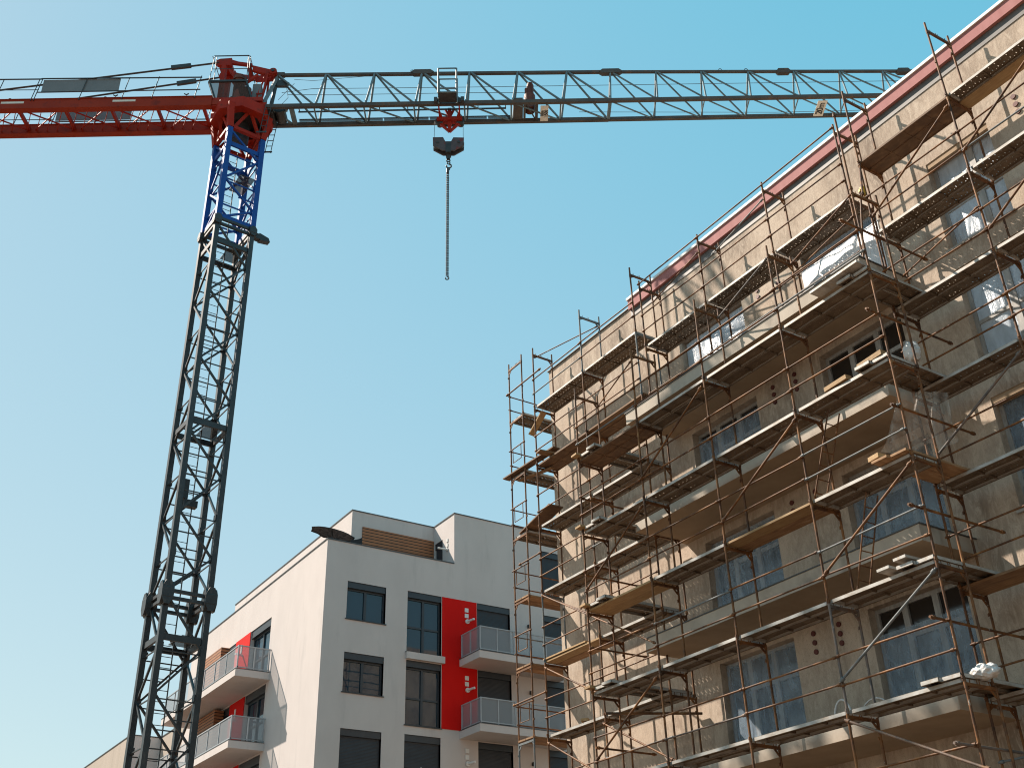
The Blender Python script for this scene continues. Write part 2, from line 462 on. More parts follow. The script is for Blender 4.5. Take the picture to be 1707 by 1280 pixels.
# ------------------------------------------------------------------ white apartment building
def add_window(parent, F, o, style, mats=('anthracite', 'glass'), dep=.22, box_h=.26, film=None):
    a0, a1, b0, b1 = o[:4]
    fm = MB()
    t = .075; c0, c1 = -dep, -dep + .075
    top = b1 - (box_h if style != 'plain' else 0)
    F.box(fm, a0, a0 + t, b0, top, c0, c1); F.box(fm, a1 - t, a1, b0, top, c0, c1)
    F.box(fm, a0 + t, a1 - t, b0, b0 + t, c0, c1); F.box(fm, a0 + t, a1 - t, top - t, top, c0, c1)
    mid = (a0 + a1) / 2
    F.box(fm, mid - .055, mid + .055, b0 + t, top - t, c0, c1 + .012)
    if style in ('door', 'half') and b1 - b0 > 2.2:
        y = b0 + (b1 - b0) * .42
        F.box(fm, a0 + t, mid - .055, y - .04, y + .04, c0, c1); F.box(fm, mid + .055, a1 - t, y - .04, y + .04, c0, c1)
    w = fm.build("window", M[mats[0]], parent)
    gm = MB(); gm.quad(F.P(a0 + .02, b0 + .02, c0 + .03), F.P(a1 - .02, b0 + .02, c0 + .03), F.P(a1 - .02, top - .02, c0 + .03), F.P(a0 + .02, top - .02, c0 + .03))
    gm.build("pane", M[mats[1]], w)
    if style != 'plain':
        sb = MB(); F.box(sb, a0 + .003, a1 - .003, top, b1 - .003, -dep, -.035)
        sb.build("shutter_box", M['anthracite'], w)
    if style in ('shut', 'half'):
        y = b0 + .05 if style == 'shut' else b0 + (b1 - b0) * .52
        s = MB(); F.box(s, a0 + .03, a1 - .03, y, top, c1 + .02, c1 + .045)
        s.build("shutter", M['shutter'], w)
        h = MB(); F.box(h, mid - .03, mid + .03, y + .02, y + .05, c1 + .05, c1 + .07); h.build("shutter_stop", M['white_pvc'], w)
    sl_ = MB(); F.box(sl_, a0 - .05, a1 + .05, b0 - .035, b0, -dep + .08, .045)
    sl_.build("sill", M['anthracite'], w)
    return w

WB = thing("apartment_building", "white rendered apartment building with red facade panels and grey mesh balconies", "building", (16.95, 40, 0))
FR = Frame((16.95, 40, 0), (1, 0, 0), (0, -1, 0))      # shaded face
FL = Frame((16.95, 0, 0), (0, 1, 0), (-1, 0, 0))       # sunlit face
XE, YE, ZP = 15.5, 57.0, 19.1
rf = []
for k, zt in enumerate((17.5, 14.55, 11.57, 8.6)):
    rf.append((1.0, 2.76, zt - 1.63 if k < 2 else zt - 2.6, zt - .05, 'win' if k < 2 else 'shut'))
    rf.append((3.78, 5.42, zt - 2.62, zt - .01, ('door', 'door', 'half', 'half')[k]))
    rf.append((7.2, 8.9, zt - 2.64, zt, ('shut', 'shut', 'half', 'half')[k]))
    rf.append((10.75, 12.1, zt - 2.64, zt, 'shut' if k < 2 else 'half'))
rf.append((10.75, 12.1, 17.98, 20.6, 'shut'))
w = MB()
wall(w, FR, 0, 6.05, 0, ZP, [o[:4] for o in rf], .22)
wall(w, FR, 6.05, XE, 0, 21.5, [o[:4] for o in rf], .22)
lf = []
for k, zt in enumerate((17.43, 14.47, 11.52)):
    lf.append((45.77, 48.25, zt - 2.56, zt, 'door')); lf.append((50.16, 51.9, zt - 2.56, zt, 'door'))
wall(w, FL, 40, YE, 0, ZP, [o[:4] for o in lf], .25)
X0, X1 = 16.95, 16.95 + XE
w.quad((X0, YE, 0), (X1, YE, 0), (X1, YE, ZP), (X0, YE, ZP)); w.quad((X1, 40, 0), (X1, YE, 0), (X1, YE, 21.5), (X1, 40, 21.5))
# parapet inner faces and terrace floor
w.quad((X0 + .3, 40.3, 18.4), (X0 + .3, YE, 18.4), (X0 + .3, YE, ZP), (X0 + .3, 40.3, ZP))
w.quad((X0 + .3, 40.3, 18.4), (23, 40.3, 18.4), (23, 40.3, ZP), (X0 + .3, 40.3, ZP))
w.quad((X0 + .3, 40.3, 18.4), (23, 40.3, 18.4), (23, YE, 18.4), (X0 + .3, YE, 18.4))
# set-back top storey
FT = Frame((0, 41.9, 0), (1, 0, 0), (0, -1, 0))
wall(w, FT, 18.85, 23.0, 18.4, 21.5)
FS = Frame((23.0, 0, 0), (0, 1, 0), (-1, 0, 0))
so_ = (41.06, 41.8, 18.45, 20.62)
wall(w, FS, 40, 41.9, 18.4, 21.5, [so_], .2)
w.quad((18.85, 41.9, 18.4), (18.85, YE - .4, 18.4), (18.85, YE - .4, 21.5), (18.85, 41.9, 21.5))
w.quad((18.85, YE - .4, 18.4), (X1, YE - .4, 18.4), (X1, YE - .4, 21.5), (18.85, YE - .4, 21.5))
w.quad((18.85, 41.9, 21.45), (X1, 41.9, 21.45), (X1, YE - .4, 21.45), (18.85, YE - .4, 21.45)); w.quad((23, 40, 21.45), (X1, 40, 21.45), (X1, 41.9, 21.45), (23, 41.9, 21.45))
w.build("wall", M['white'], WB)
cp = MB()
cp.box((X0 - .03, 39.97, ZP + .002), (22.997, 40.33, ZP + .045)); cp.box((X0 - .03, 40.33, ZP + .002), (X0 + .33, YE + .03, ZP + .045))
cp.box((22.97, 39.97, 21.502), (X1 + .03, 40.3, 21.545)); cp.box((22.97, 40.3, 21.502), (23.3, 41.87, 21.545))
cp.box((18.82, 41.87, 21.502), (23.3, 42.2, 21.545)); cp.box((18.82, 42.2, 21.502), (19.15, YE - .37, 21.545))
cp.build("coping", M['coping'], WB)
for o in rf: add_window(WB, FR, o, o[4])
for o in lf: add_window(WB, FL, o, o[4], dep=.25, box_h=.34)
add_window(WB, FS, so_, 'half', dep=.2)
rp = MB(); FR.box(rp, 5.45, 7.17, 11.93, 17.49, .004, .024); rp.build("red_panel", M['red_panel'], WB)
for zt in (17.43, 14.47, 11.52):
    rp = MB(); FL.box(rp, 48.27, 50.14, zt - 2.6, zt, .004, .03); FL.box(rp, 48.252, 48.272, zt - 2.56, zt, -.2, .03)
    rp.build("red_panel", M['red_panel'], WB)
sb = MB(); FR.box(sb, 3.74, 5.53, 14.57, 14.85, .004, .16); sb.build("floor_band", M['white'], WB)
wd = MB(); FT.box(wd, 19.37, 22.985, 18.45, 20.81, .004, .05); wd.build("timber_cladding", M['slats'], WB)
for zt in (17.43, 14.47, 11.52):
    wd = MB(); wd.box((16.50, 50.95, zt - 2.56), (16.94, 53.7, zt - .06)); wd.build("timber_screen", M['slats'], WB)

def balcony(F, a0, a1, zt, dep, front_posts, side_open, ztop):
    b = MB(); F.box(b, a0, a1, zt - .3, zt, .003, dep); s = b.build("balcony", M['white'], WB)
    e = MB(); F.box(e, a0 - .012, a1 + .012, zt + .001, zt + .03, .02, dep + .012); e.build("edge_trim", M['coping'], s)
    sh = MB()
    i = .09; lo, hi = zt + .10, ztop - .03
    sh.quad(F.P(a0 + i, lo, dep - i), F.P(a1 - i, lo, dep - i), F.P(a1 - i, hi, dep - i), F.P(a0 + i, hi, dep - i))
    for a in (a0 + i, a1 - i):
        sh.quad(F.P(a, lo, .05), F.P(a, lo, dep - i), F.P(a, hi, dep - i), F.P(a, hi, .05))
    sh.build("railing_sheet", M['rail_sheet'], s)
    r = MB(); t = .022
    for z in (lo, hi):
        F.box(r, a0 + i - t, a1 - i + t, z - t, z + t, dep - i - t, dep - i + t)
        for a in (a0 + i, a1 - i): F.box(r, a - t, a + t, z - t, z + t, .01, dep - i - t)
    n = front_posts
    for k in range(n + 1):
        a = a0 + i + (a1 - a0 - 2 * i) * k / n
        F.box(r, a - t, a + t, zt + .03, hi - t, dep - i - t - .004, dep - i + t + .004)
    for a in (a0 + i, a1 - i):
        for c in (.07, (dep - i) * .5):
            F.box(r, a - t - .003, a + t + .003, zt + .03, hi - t, c - t, c + t)
    r.build("railing", M['rail_metal'], s)
for zt in (14.86, 11.90):
    balcony(FR, 6.3, 11.45, zt, 1.66, 6, True, zt + 1.08)
for zt in (14.83, 11.87, 8.9):
    balcony(FL, 45.36, 55.6, zt, 1.56, 7, True, zt + 1.05)
# wall fittings: vents with their flue pipes, small lamps
for zt in (17.49, 14.54, 11.57):
    v = MB()
    for dz in (.33, .58): FR.box(v, 6.56, 6.74, zt - dz - .18, zt - dz, .026, .05)
    v.build("vent_cover", M['white_pvc'], WB)
    f = MB(); a = FR.P(6.68, zt - .92, .026); f.tube(a, a + V((0, -.06, 0)), .10, 14); f.tube(a + V((0, -.02, 0)), a + V((.10, -.42, .02)), .05, 12)
    f.build("flue_pipe", M['white_pvc'], WB)
for zt in (16.9, 13.95, 10.97):
    l = MB(); FR.box(l, 9.82, 9.94, zt - .14, zt, .004, .12); l.build("wall_lamp", M['lamp'], WB)
l = MB()
v = MB(); FS.box(v, 40.55, 40.68, 20.35, 20.5, .004, .03); FS.box(v, 40.55, 40.68, 20.12, 20.27, .004, .03); v.build("vent_cover", M['white_pvc'], WB)
f = MB(); a = V((22.99, 40.6, 19.98)); f.tube(a, a + V((-.05, 0, 0)), .08, 12); f.tube(a, a + V((-.45, .08, .02)), .045, 10); f.build("flue_pipe", M['white_pvc'], WB)
for zt in (17.43, 14.47, 11.52):
    v = MB(); FL.box(v, 49.2, 49.36, zt - .75, zt - .35, .032, .06); a = FL.P(49.05, zt - .9, .03); v.tube(a, a + V((-.4, -.1, .0)), .05, 10); v.build("vent_cover", M['white_pvc'], WB)
for x, z in ((20.22, 19.82), (20.55, 19.66), (20.78, 19.49), (21.35, 19.56), (22.2, 19.66), (22.48, 19.68)):
    l = MB(); FT.box(l, x - .05, x + .05, z - (.16 if x in (20.22, 22.48) else .07), z + .04, .06, .2); l.build("wall_lamp", M['lamp'], WB)

# parasol on the terrace, opened flat and leaning over the parapet
PS = thing("parasol", "black parasol leaning open above the corner of the white roof terrace", "parasol", (18.0, 41.0, 18.4))
pm = MB()
# shallow pointed canopy, seen from below
cx, cy, cz = 17.66, 41.15, 19.86
rim = []
for k in range(16):
    a = 2 * math.pi * (k + .5) / 16; r = 1.06 if k % 2 == 0 else .95
    x = math.cos(a) * r * 1.0; y = math.sin(a) * r * .55
    rim.append(V((cx + x, cy + y, cz + (.0 if k % 2 == 0 else .03) - .10 * x + .03 * y)))
apex = V((cx - .05, cy, cz + .13))
for k in range(16):
    a, b = rim[k], rim[(k + 1) % 16]
    ma = apex.lerp(a, .5) + V((0, 0, .02)); mb_ = apex.lerp(b, .5) + V((0, 0, .02))
    pm.add([apex, ma, mb_], [(0, 1, 2)]); pm.add([ma, a, b, mb_], [(0, 1, 2, 3)])
    pm.quad(a, b, b - V((0, 0, .035)), a - V((0, 0, .035)))
pm.build("canopy", M['parasol'], PS)
pm = MB(); pm.tube((17.7, 41.1, 18.4), apex - V((0, 0, .02)), .03, 8); pm.tube(apex - V((0, 0, .02)), apex + V((.0, 0, .06)), .02, 8)
for k in range(0, 16, 2): pm.tube(V((17.7, 41.1, 19.6)), apex.lerp(rim[k], .6) - V((0, 0, .01)), .012, 5)
pm.build("pole", M['anthracite'], PS)
# covered grill beside it
GR = MB(); GR.prism([(18.35, 40.75, 18.4), (18.85, 40.75, 18.4), (18.85, 40.75, 19.80), (18.74, 40.75, 19.72), (18.55, 40.75, 19.64), (18.35, 40.75, 19.60)], (0, .5, 0))
tag(GR.build("covered_grill", M['parasol']), "black covered grill standing behind the terrace parapet beside the parasol", "grill")

# ------------------------------------------------------------------ lower beige block behind the mast
LB_ = thing("apartment_block", "lower beige apartment block behind the foot of the crane mast", "building", (16.95, 61, 0))
b = MB()
b.quad((16.98, 57.05, 0), (16.98, 61, 0), (16.98, 61, 15.15), (16.98, 57.05, 15.15)); b.quad((15.4, 61.0, 0), (15.4, 95, 0), (15.4, 95, 15.15), (15.4, 61.0, 15.15))
b.quad((15.4, 95, 0), (30, 95, 0), (30, 95, 15.15), (15.4, 95, 15.15)); b.quad((30, 57.05, 0), (30, 95, 0), (30, 95, 15.15), (30, 57.05, 15.15))
b.quad((16.98, 57.05, 15.1), (30, 57.05, 15.1), (30, 61, 15.1), (16.98, 61, 15.1)); b.quad((15.4, 61, 15.1), (30, 61, 15.1), (30, 95, 15.1), (15.4, 95, 15.1))
b.build("wall", M['beige_wall'], LB_)
b = MB(); b.quad((15.4, 60.99, 0), (16.98, 60.99, 0), (16.98, 60.99, 15.15), (15.4, 60.99, 15.15)); b.build("return_wall", M['white'], LB_)
b = MB(); b.box((16.95, 57.05, 15.152), (17.25, 61, 15.2)); b.box((15.37, 60.96, 15.152), (17.25, 61.25, 15.2)); b.box((15.37, 61.25, 15.152), (15.7, 95, 15.2)); b.build("coping", M['coping'], LB_)
b = MB(); b.box((16.94, 57.6, 11.0), (16.976, 60.2, 13.0)); b.build("red_panel", M['red_panel'], LB_)
b = MB(); b.box((15.6, 57.4, 10.4), (16.97, 60.6, 10.7)); b.build("balcony", M['white'], LB_)

# ------------------------------------------------------------------ unfinished block
CB = thing("unfinished_building", "unfinished beige rendered apartment block wrapped in rusty scaffolding", "building", (18.25, 25.5, 0))
FC = Frame((18.25, 0, 0), (0, 1, 0), (-1, 0, 0))
YN, YF, ZR = -14.0, 25.5, 20.08
wins = []
for k in range(4):
    z = 17.75 - 3.05 * k if k else 17.78
    zt = (17.78, 14.90, 11.83, 8.78)[k]; zb = (15.42, 12.38, 9.32, 6.27)[k]
    wins += [(16.70, 19.12, zb, zt, 'L', k), (12.22, 14.58, zb, zt, 'R', k)]
    wins.append((9.12, 10.70, zt - 2.30, zt + .08, 'C', k))
    wins.append((4.2, 6.4, zt - 2.30, zt + .08, 'N', k))
    wins.append((-1.2, 1.2, zb, zt, 'N', k))
w = MB(); wall(w, FC, YN, YF, 0, ZR, [o[:4] for o in wins], .30)
w.quad((18.25, YF, 0), (31, YF, 0), (31, YF, ZR), (18.25, YF, ZR)); w.quad((31, YN, 0), (31, YF, 0), (31, YF, ZR), (31, YN, ZR))
w.quad((18.25, YN, 0), (31, YN, 0), (31, YN, ZR), (18.25, YN, ZR)); w.quad((18.25, YN, ZR - .02), (31, YN, ZR - .02), (31, YF, ZR - .02), (18.25, YF, ZR - .02))
w.build("wall", M['render'], CB)
e = MB(); e.box((18.2, 21.12, ZR + .002), (18.6, YF + .03, ZR + .03)); e.build("edge_trim", M['coping'], CB)
e = MB(); e.box((18.15, YN, 19.98), (18.246, 21.1, 20.30)); e.build("insulation_band", M['pink'], CB)
e = MB(); e.box((18.11, YN, 20.302), (19.5, 21.12, 20.38)); e.build("roof_edge", M['roof_white'], CB)
e = MB(); e.box((18.232, YN, 19.72), (18.247, 21.1, 19.978)); e.build("eaves_strip", M['gutter'], CB)

def ripple(F, a0, a1, b0, b1, c, amp, n=26, m_=30, seed=0, bulge=0.0):
    """wrinkled sheet hung on the wall"""
    rnd = random.Random(seed); ph = [rnd.uniform(0, 6.28) for _ in range(6)]
    mb = MB(); vs = []
    for j in range(m_ + 1):
        for i in range(n + 1):
            u = i / n; v = j / m_
            d = math.sin(u * 19 + ph[0] + 2.2 * math.sin(v * 5 + ph[1])) * .45 + math.sin(u * 8 - v * 9 + ph[2]) * .35 + math.sin(v * 21 + u * 6 + ph[3]) * .18
            d *= amp * (.35 + .65 * math.sin(math.pi * min(1, u * 1.0)))
            b_ = bulge * math.sin(math.pi * u) ** .7 * math.sin(math.pi * v) ** .8
            vs.append(F.P(a0 + (a1 - a0) * u, b0 + (b1 - b0) * v, c + d + b_))
    fs = [(j * (n + 1) + i, j * (n + 1) + i + 1, (j + 1) * (n + 1) + i + 1, (j + 1) * (n + 1) + i) for j in range(m_) for i in range(n)]
    mb.add(vs, fs, 0, True)
    return mb
for n_, o in enumerate(wins):
    a0, a1, b0, b1, kind, k = o
    dep = .26
    fm = MB(); t = .09; c0, c1 = -dep - .03, -dep + .05
    F = FC
    F.box(fm, a0, a0 + t, b0, b1, c0, c1); F.box(fm, a1 - t, a1, b0, b1, c0, c1)
    F.box(fm, a0 + t, a1 - t, b0, b0 + t, c0, c1); F.box(fm, a0 + t, a1 - t, b1 - t, b1, c0, c1)
    wd_ = a1 - a0
    muls = (a0 + wd_ * .36, a0 + wd_ * .68) if kind in 'LR' else (a0 + wd_ * .40,)
    for x in muls: F.box(fm, x - .07, x + .07, b0 + t, b1 - t, c0, c1 + .01)
    tr = b1 - .72
    if kind in 'LR':
        segs = ((a0 + t, muls[0] - .07), (muls[0] + .07, muls[1] - .07), (muls[1] + .07, a1 - t))
        for sgm in segs[:2]: F.box(fm, sgm[0], sgm[1], tr - .05, tr + .05, c0, c1)
    else:
        F.box(fm, muls[0] + .07, a1 - t, b0 + 1.05, b0 + 1.13, c0, c1); F.box(fm, a0 + t, muls[0] - .07, b0 + 1.05, b0 + 1.13, c0, c1)
    wn = fm.build("window", M['pvc_frame'], CB)
    gm = MB(); gm.quad(F.P(a0 + .02, b0 + .02, c0 + .03), F.P(a1 - .02, b0 + .02, c0 + .03), F.P(a1 - .02, b1 - .02, c0 + .03), F.P(a0 + .02, b1 - .02, c0 + .03))
    gm.build("pane", M['dark_glass'], wn)
    if kind == 'C' or kind == 'N':
        s = MB(); F.box(s, a0 - .06, a1 + .06, b0 - .05, b0 - .003, -.2, .07); s.build("sill", M['concrete'], wn)
        s = MB(); F.box(s, a0 + .003, a1 - .003, b1 - .13, b1 - .003, -.2, -.02); s.build("lintel_trim", M['soffit'], wn)
    if not (kind == 'R' and k == 1):
        top = b1 - .22 if (kind == 'L' and k == 1) else (b1 - .05 if kind != 'R' or k < 2 else b1 - .55)
        ripple(F, a0 + .03, a1 - .03, b0 + .02, top, c0 + .052 if kind in 'CN' else c1 + .052, .012 if kind in 'CN' else .022, seed=n_).build("film", M['film_lit' if kind in 'CN' and k < 2 or (kind == 'L' and k == 0) else 'film'], wn)
    if kind == 'R' and k == 0:
        ripple(F, a0 - .02, a1 + .02, b0 + .02, b1 - .42, .01, .030, seed=99, bulge=.16).build("plastic_sheet", M['film_white'], wn)
    if kind == 'L' and k == 0:
        ripple(F, a0 + .25, a1 - 1.0, b0 + .02, b1 - .75, -.10, .03, seed=98, bulge=.05).build("plastic_sheet", M['film_white'], wn)

for zt in (15.39, 12.36, 9.32, 6.27, 3.22):
    b = MB(); b.box((16.6, 11.75, zt - .32), (18.246, 19.8, zt))
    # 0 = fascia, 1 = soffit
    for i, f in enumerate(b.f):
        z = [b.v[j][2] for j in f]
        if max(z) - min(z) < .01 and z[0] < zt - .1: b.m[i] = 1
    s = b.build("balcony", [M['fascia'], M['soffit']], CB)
    e = MB(); e.box((16.575, 11.72, zt + .001), (18.24, 19.83, zt + .022)); e.build("edge_membrane", M['coping'], s)
ph = MB()
for zs in ((17.72, 17.52), (14.84, 14.64, 14.43), (11.77, 11.57, 11.36), (8.69, 8.49, 8.29)):
    for y in (16.11, 15.38):
        for z in zs:
            if (y, z) == (15.38, 17.72): continue
            s = MB(); s.tube((18.252, y, z), (18.22, y, z), .058, 14); s.build("pipe_sleeve", M['sleeve'], CB)
for z in (17.99, 17.78, 17.58):
    s = MB(); s.tube((18.252, 8.40, z), (18.22, 8.40, z), .058, 14); s.build("pipe_sleeve", M['sleeve'], CB)

# ------------------------------------------------------------------ scaffolding
XO, XI, XB = 17.15, 17.90, 15.60
LV = [0.1 + 2 * k for k in range(10)]
def frame_mesh(name, h, ext):
    b = MB()
    for x in (0, .75): b.tube((x, 0, 0), (x, 0, h + ext), .0242, 8)
    b.bar((.02, 0, h - .055), (.73, 0, h - .055), .045, .055)
    b.bar((.02, 0, h - .14), (.14, 0, h - .06), .02, .03); b.bar((.73, 0, h - .20), (.60, 0, h - .06), .02, .04)
    for x in (.12, .30, .36, .60): b.tube((x, 0, h - .03), (x, 0, h + .045), .008, 5)
    for z in (.5, 1.0, .06):                                   # wedge pockets and collars
        b.bar((-.045, 0, z), (.02, 0, z), .03, .05)
    for x in (0, .75):
        b.tube((x, 0, -.0), (x, 0, .07), .031, 8); b.tube((x, 0, h - .12), (x, 0, h - .02), .029, 8)
    b.bar((.70, 0, h - .35), (.75, .05, h - .35), .02, .05)
    return b.mesh(name, M['tube'])
ME_F = frame_mesh("frame", 2.0, 0.0); ME_FT = frame_mesh("frame", 2.0, .20)
def plank_mesh(L, kind):
    b = MB(); w = .348
    if kind == 'steel':
        b.box((.02, -w / 2, .055), (L - .02, w / 2, .059), 1)
        for s in (-1, 1):
            y = s * w / 2
            b.box((.02, min(y, y - s * .004), -.005), (L - .02, max(y, y - s * .004), .055), 0)
            b.box((.02, min(y, y - s * .03), -.009), (L - .02, max(y, y - s * .03), -.0052), 1)
        for k in range(1, 3):
            x = L * k / 3
            b.box((x - .018, -w / 2 + .005, .02), (x + .018, w / 2 - .005, .054), 1)
        for x in (.02, L - .06):
            b.box((x, -w / 2, -.005), (x + .04, w / 2, .054), 0)
        return b.mesh("steel_plank", [M['plank'], M['plank_perf']])
    mt = {'timber': 'timber', 'fresh': 'fresh_timber', 'dark': 'dark_timber'}[kind]
    b.box((-.06, -w / 2, .002), (L + .06, w / 2, .047), 0)
    if kind == 'dark':
        for s in (-1, 1): b.box((-.06, s * w / 2 - .012, -.012), (L + .06, s * w / 2 + .012, .0015), 0)
        for k in range(1, 4): b.box((L * k / 4 - .012, -w / 2 + .013, -.008), (L * k / 4 + .012, w / 2 - .013, .0015), 0)
    return b.mesh("timber_plank", M[mt])
_pm = {}
def plank(parent, p, L, rz, kind='steel'):
    k = (round(L, 2), kind)
    if k not in _pm: _pm[k] = plank_mesh(L, kind)
    return link("steel_plank" if kind == 'steel' else "timber_plank", _pm[k], parent, p, rz)
_rm = {}
def rail(parent, p, q, name="guard_rail", r=.0195, mat='rail_tube'):
    p = V(p); q = V(q); L = (q - p).length; k = (round(L, 2), r, mat)
    if k not in _rm:
        b = MB(); b.tube((0, 0, 0), (L, 0, 0), r, 8)
        for x in (.075, L - .075): b.tube((x - .03, 0, 0), (x + .035, 0, 0), r * 1.6, 8)
        _rm[k] = b.mesh(name, M[mat])
    o = link(name, _rm[k], parent, p)
    o.rotation_mode = 'QUATERNION'; o.rotation_quaternion = (q - p).to_track_quat('X', 'Z')
    return o
rj = random.Random(3)
def scaffold(label, ys, xo, lv, top_ext, decks, rail_lv, base, plates=True):
    S = thing("scaffold", label, "scaffold", (xo, ys[0], base), "rusty scaffold sections along the unfinished block")
    for y in ys:
        for k, z in enumerate(lv):
            last = k == len(lv) - 1
            o = link("frame", ME_FT if last and top_ext else ME_F, S, (xo, y, z)); o.rotation_euler = (rj.uniform(-.004, .004), rj.uniform(-.004, .004), rj.uniform(-.03, .03))
        if plates:
            b = MB()
            for x in (0, .75): b.box((xo + x - .08, y - .08, base), (xo + x + .08, y + .08, base + .012)); b.tube((xo + x, y, base + .012), (xo + x, y, lv[0]), .018, 6)
            b.build("base_plate", M['tube'], S)
    for i in range(len(ys) - 1):
        ya, yb = ys[i + 1], ys[i]
        for z in decks:
            kinds = decks[z].get(i, ('steel', 'steel'))
            if kinds is None: continue
            for dx, kd in zip((.198, .556), kinds):
                plank(S, (xo + dx, ya + .02, z + rj.uniform(0, .012)), yb - ya - .04, math.pi / 2, kd)
        for z in rail_lv:
            for dz in (.5, 1.0):
                j = rj.uniform(-.02, .02)
                rail(S, (xo - .04, ya - .03, z + dz + j), (xo - .04, yb + .03, z + dz + rj.uniform(-.02, .02)))
    return S
YA = [24.8, 22.25, 19.71]; YB = [20.65, 18.2, 15.75, 13.3, 10.86]; YC = [11.59, 9.18, 6.75, 4.3]; YT = [19.36, 16.89, 14.43, 12.03]
dk = {z: {} for z in LV[2:]}
dA = {z: dict(v) for z, v in dk.items()}
dA[16.1] = {0: ('dark', 'dark'), 1: ('timber', 'dark')}; dA[10.1] = {0: ('fresh', 'timber')}; dA[6.1] = {0: ('steel', 'timber')}
SA = scaffold("rusty scaffold section at the far corner of the unfinished building, left of the balconies", YA, XO, LV, True, dA, LV[2:], 0)
dB = {z: {} for z in LV[2:8]}
dB[14.1] = {0: ('dark', 'dark')}; dB[10.1] = {0: ('fresh', 'fresh'), 2: ('fresh', 'timber')}
SB = scaffold("rusty scaffold section standing out in front of the four stacked balconies", YB, XB, LV[:8], True, dB, LV[2:8], 0)
dC = {z: dict(v) for z, v in dk.items()}
dC[18.1] = {0: ('dark', 'dark'), 1: ('steel', 'fresh')}; dC[8.1] = {0: ('timber', 'timber')}
SCF = scaffold("rusty scaffold section close to the wall, right of the balconies", YC, XO, LV, True, dC, LV[2:9], 0)
ST = scaffold("short rusty scaffold section standing on the topmost balcony under the pink roof edge", YT, XO, [15.415, 17.415], True, {17.415: {}}, [15.415, 17.415], 15.412, plates=False)
rail(ST, (XO - .03, 12.0, 19.52), (XO - .03, 16.93, 19.50)); rail(ST, (XO - .03, 16.85, 19.50), (XO - .03, 19.42, 19.5))
# return section round the hidden end of the block
SE = thing("scaffold", "narrow scaffold end section with small hoop gates, standing clear of the wall against the sky", "scaffold", (XO, 25.85, 0), "rusty scaffold sections along the unfinished block")
XE_ = [17.15, 19.6, 22.05, 24.5, 26.95]
for x in XE_:
    for k, z in enumerate(LV):
        o = link("frame", ME_FT if k == 9 else ME_F, SE, (x, 25.47, z + .12)); o.rotation_euler.z = math.pi / 2
for i in range(len(XE_) - 1):
    xa, xb = XE_[i], XE_[i + 1]
    for z in LV[2:]:
        kd = ('timber', 'timber') if z in (8.1, 12.1, 10.1) else ('steel', 'steel')
        if i < 2:
            for dy, kk in zip((.19, .555), kd): plank(SE, (xa + .03, 25.47 + dy, z + .13), xb - xa - .05, 0, kk)
        for dz in (.5, 1.0): rail(SE, (xa - .03, 26.26, z + .12 + dz), (xb + .03, 26.26, z + .12 + dz))
for z in LV[1:9]:
    b = MB(); zz = z + .12
    b.tube((17.13, 25.40, zz + 1.0), (17.13, 26.3, zz + 1.0), .019, 8)
    b.path([(17.13, 25.62, zz + .98), (17.13, 25.62, zz + .52), (17.13, 26.08, zz + .52), (17.13, 26.08, zz + .98)], .013, 6)
    b.build("hoop_gate", M['rail_tube'], SE)
rail(SE, (17.11, 24.35, 19.30), (17.11, 26.35, 19.28), "tie_tube", .0242, 'tube'); rail(SE, (17.11, 24.7, 9.30), (17.11, 26.4, 9.28), "tie_tube", .0242, 'tube'); rail(SE, (17.11, 24.7, 5.3), (17.11, 26.3, 5.3), "tie_tube", .0242, 'tube'); rail(SE, (17.11, 24.7, 13.3), (17.11, 25.9, 13.3), "tie_tube", .0242, 'tube')

def brace(S, p, q, mat='tube', r=.0242): return rail(S, p, q, "brace", r, mat)
xb_ = XB - .05
for y0, z0, y1, z1 in ((15.8, 13.95, 18.2, 12.6), (13.25, 11.95, 15.70, 10.6), (18.22, 11.95, 20.6, 10.6), (10.86, 7.98, 13.3, 6.65), (10.86, 9.97, 13.25, 8.62), (18.25, 7.95, 20.6, 6.62), (15.75, 9.95, 18.15, 8.6)):
    if (y0, z0) == (15.75, 9.95): continue
    brace(SB, (xb_, y0, z0), (xb_, y1, z1))
brace(SB, (xb_, 13.35, 6.0), (xb_, 10.7, 4.70), 'rail_tube')
for y0, z0, y1, z1 in ((22.3, 7.95, 19.75, 6.6), (24.75, 12.0, 22.2, 10.65), (24.75, 9.95, 22.2, 8.6), (24.75, 7.95, 22.2, 6.6), (24.75, 5.95, 22.2, 4.6)):
    brace(SA, (XO - .05, y0, z0), (XO - .05, y1, z1))
brace(SA, (XO - .06, 24.75, 12.02), (XB + .02, 18.3, 8.7), 'rail_tube', .02)
for y0, z0, y1, z1 in ((6.75, 17.95, 9.16, 16.55), (9.18, 17.85, 11.55, 16.5), (6.75, 15.9, 9.12, 14.55), (9.2, 11.85, 11.5, 10.6), (6.8, 11.9, 9.2, 10.6)):
    brace(SCF, (XO - .05, y0, z0), (XO - .05, y1, z1))
# ties in plan, from the inside of one frame to the outside of the next
for S, x0, y0, x1, y1, z in ((SCF, 17.75, 11.6, 17.12, 9.2, 15.2), (ST, 17.6, 19.4, 17.12, 16.9, 19.05), (ST, 17.6, 16.9, 17.12, 14.45, 19.1), (ST, 17.6, 14.4, 17.12, 12.0, 16.9), (SB, 16.3, 20.6, 15.58, 18.2, 15.9), (SB, 16.3, 15.75, 15.58, 13.3, 16.0), (SB, 16.3, 13.3, 15.58, 10.86, 16.05)):
    brace(S, (x0, y0, z), (x1, y1, z - .02), r=.018)
for z in (19.95,):
    brace(SA, (17.2, 24.8, z), (17.85, 22.25, z), r=.018)
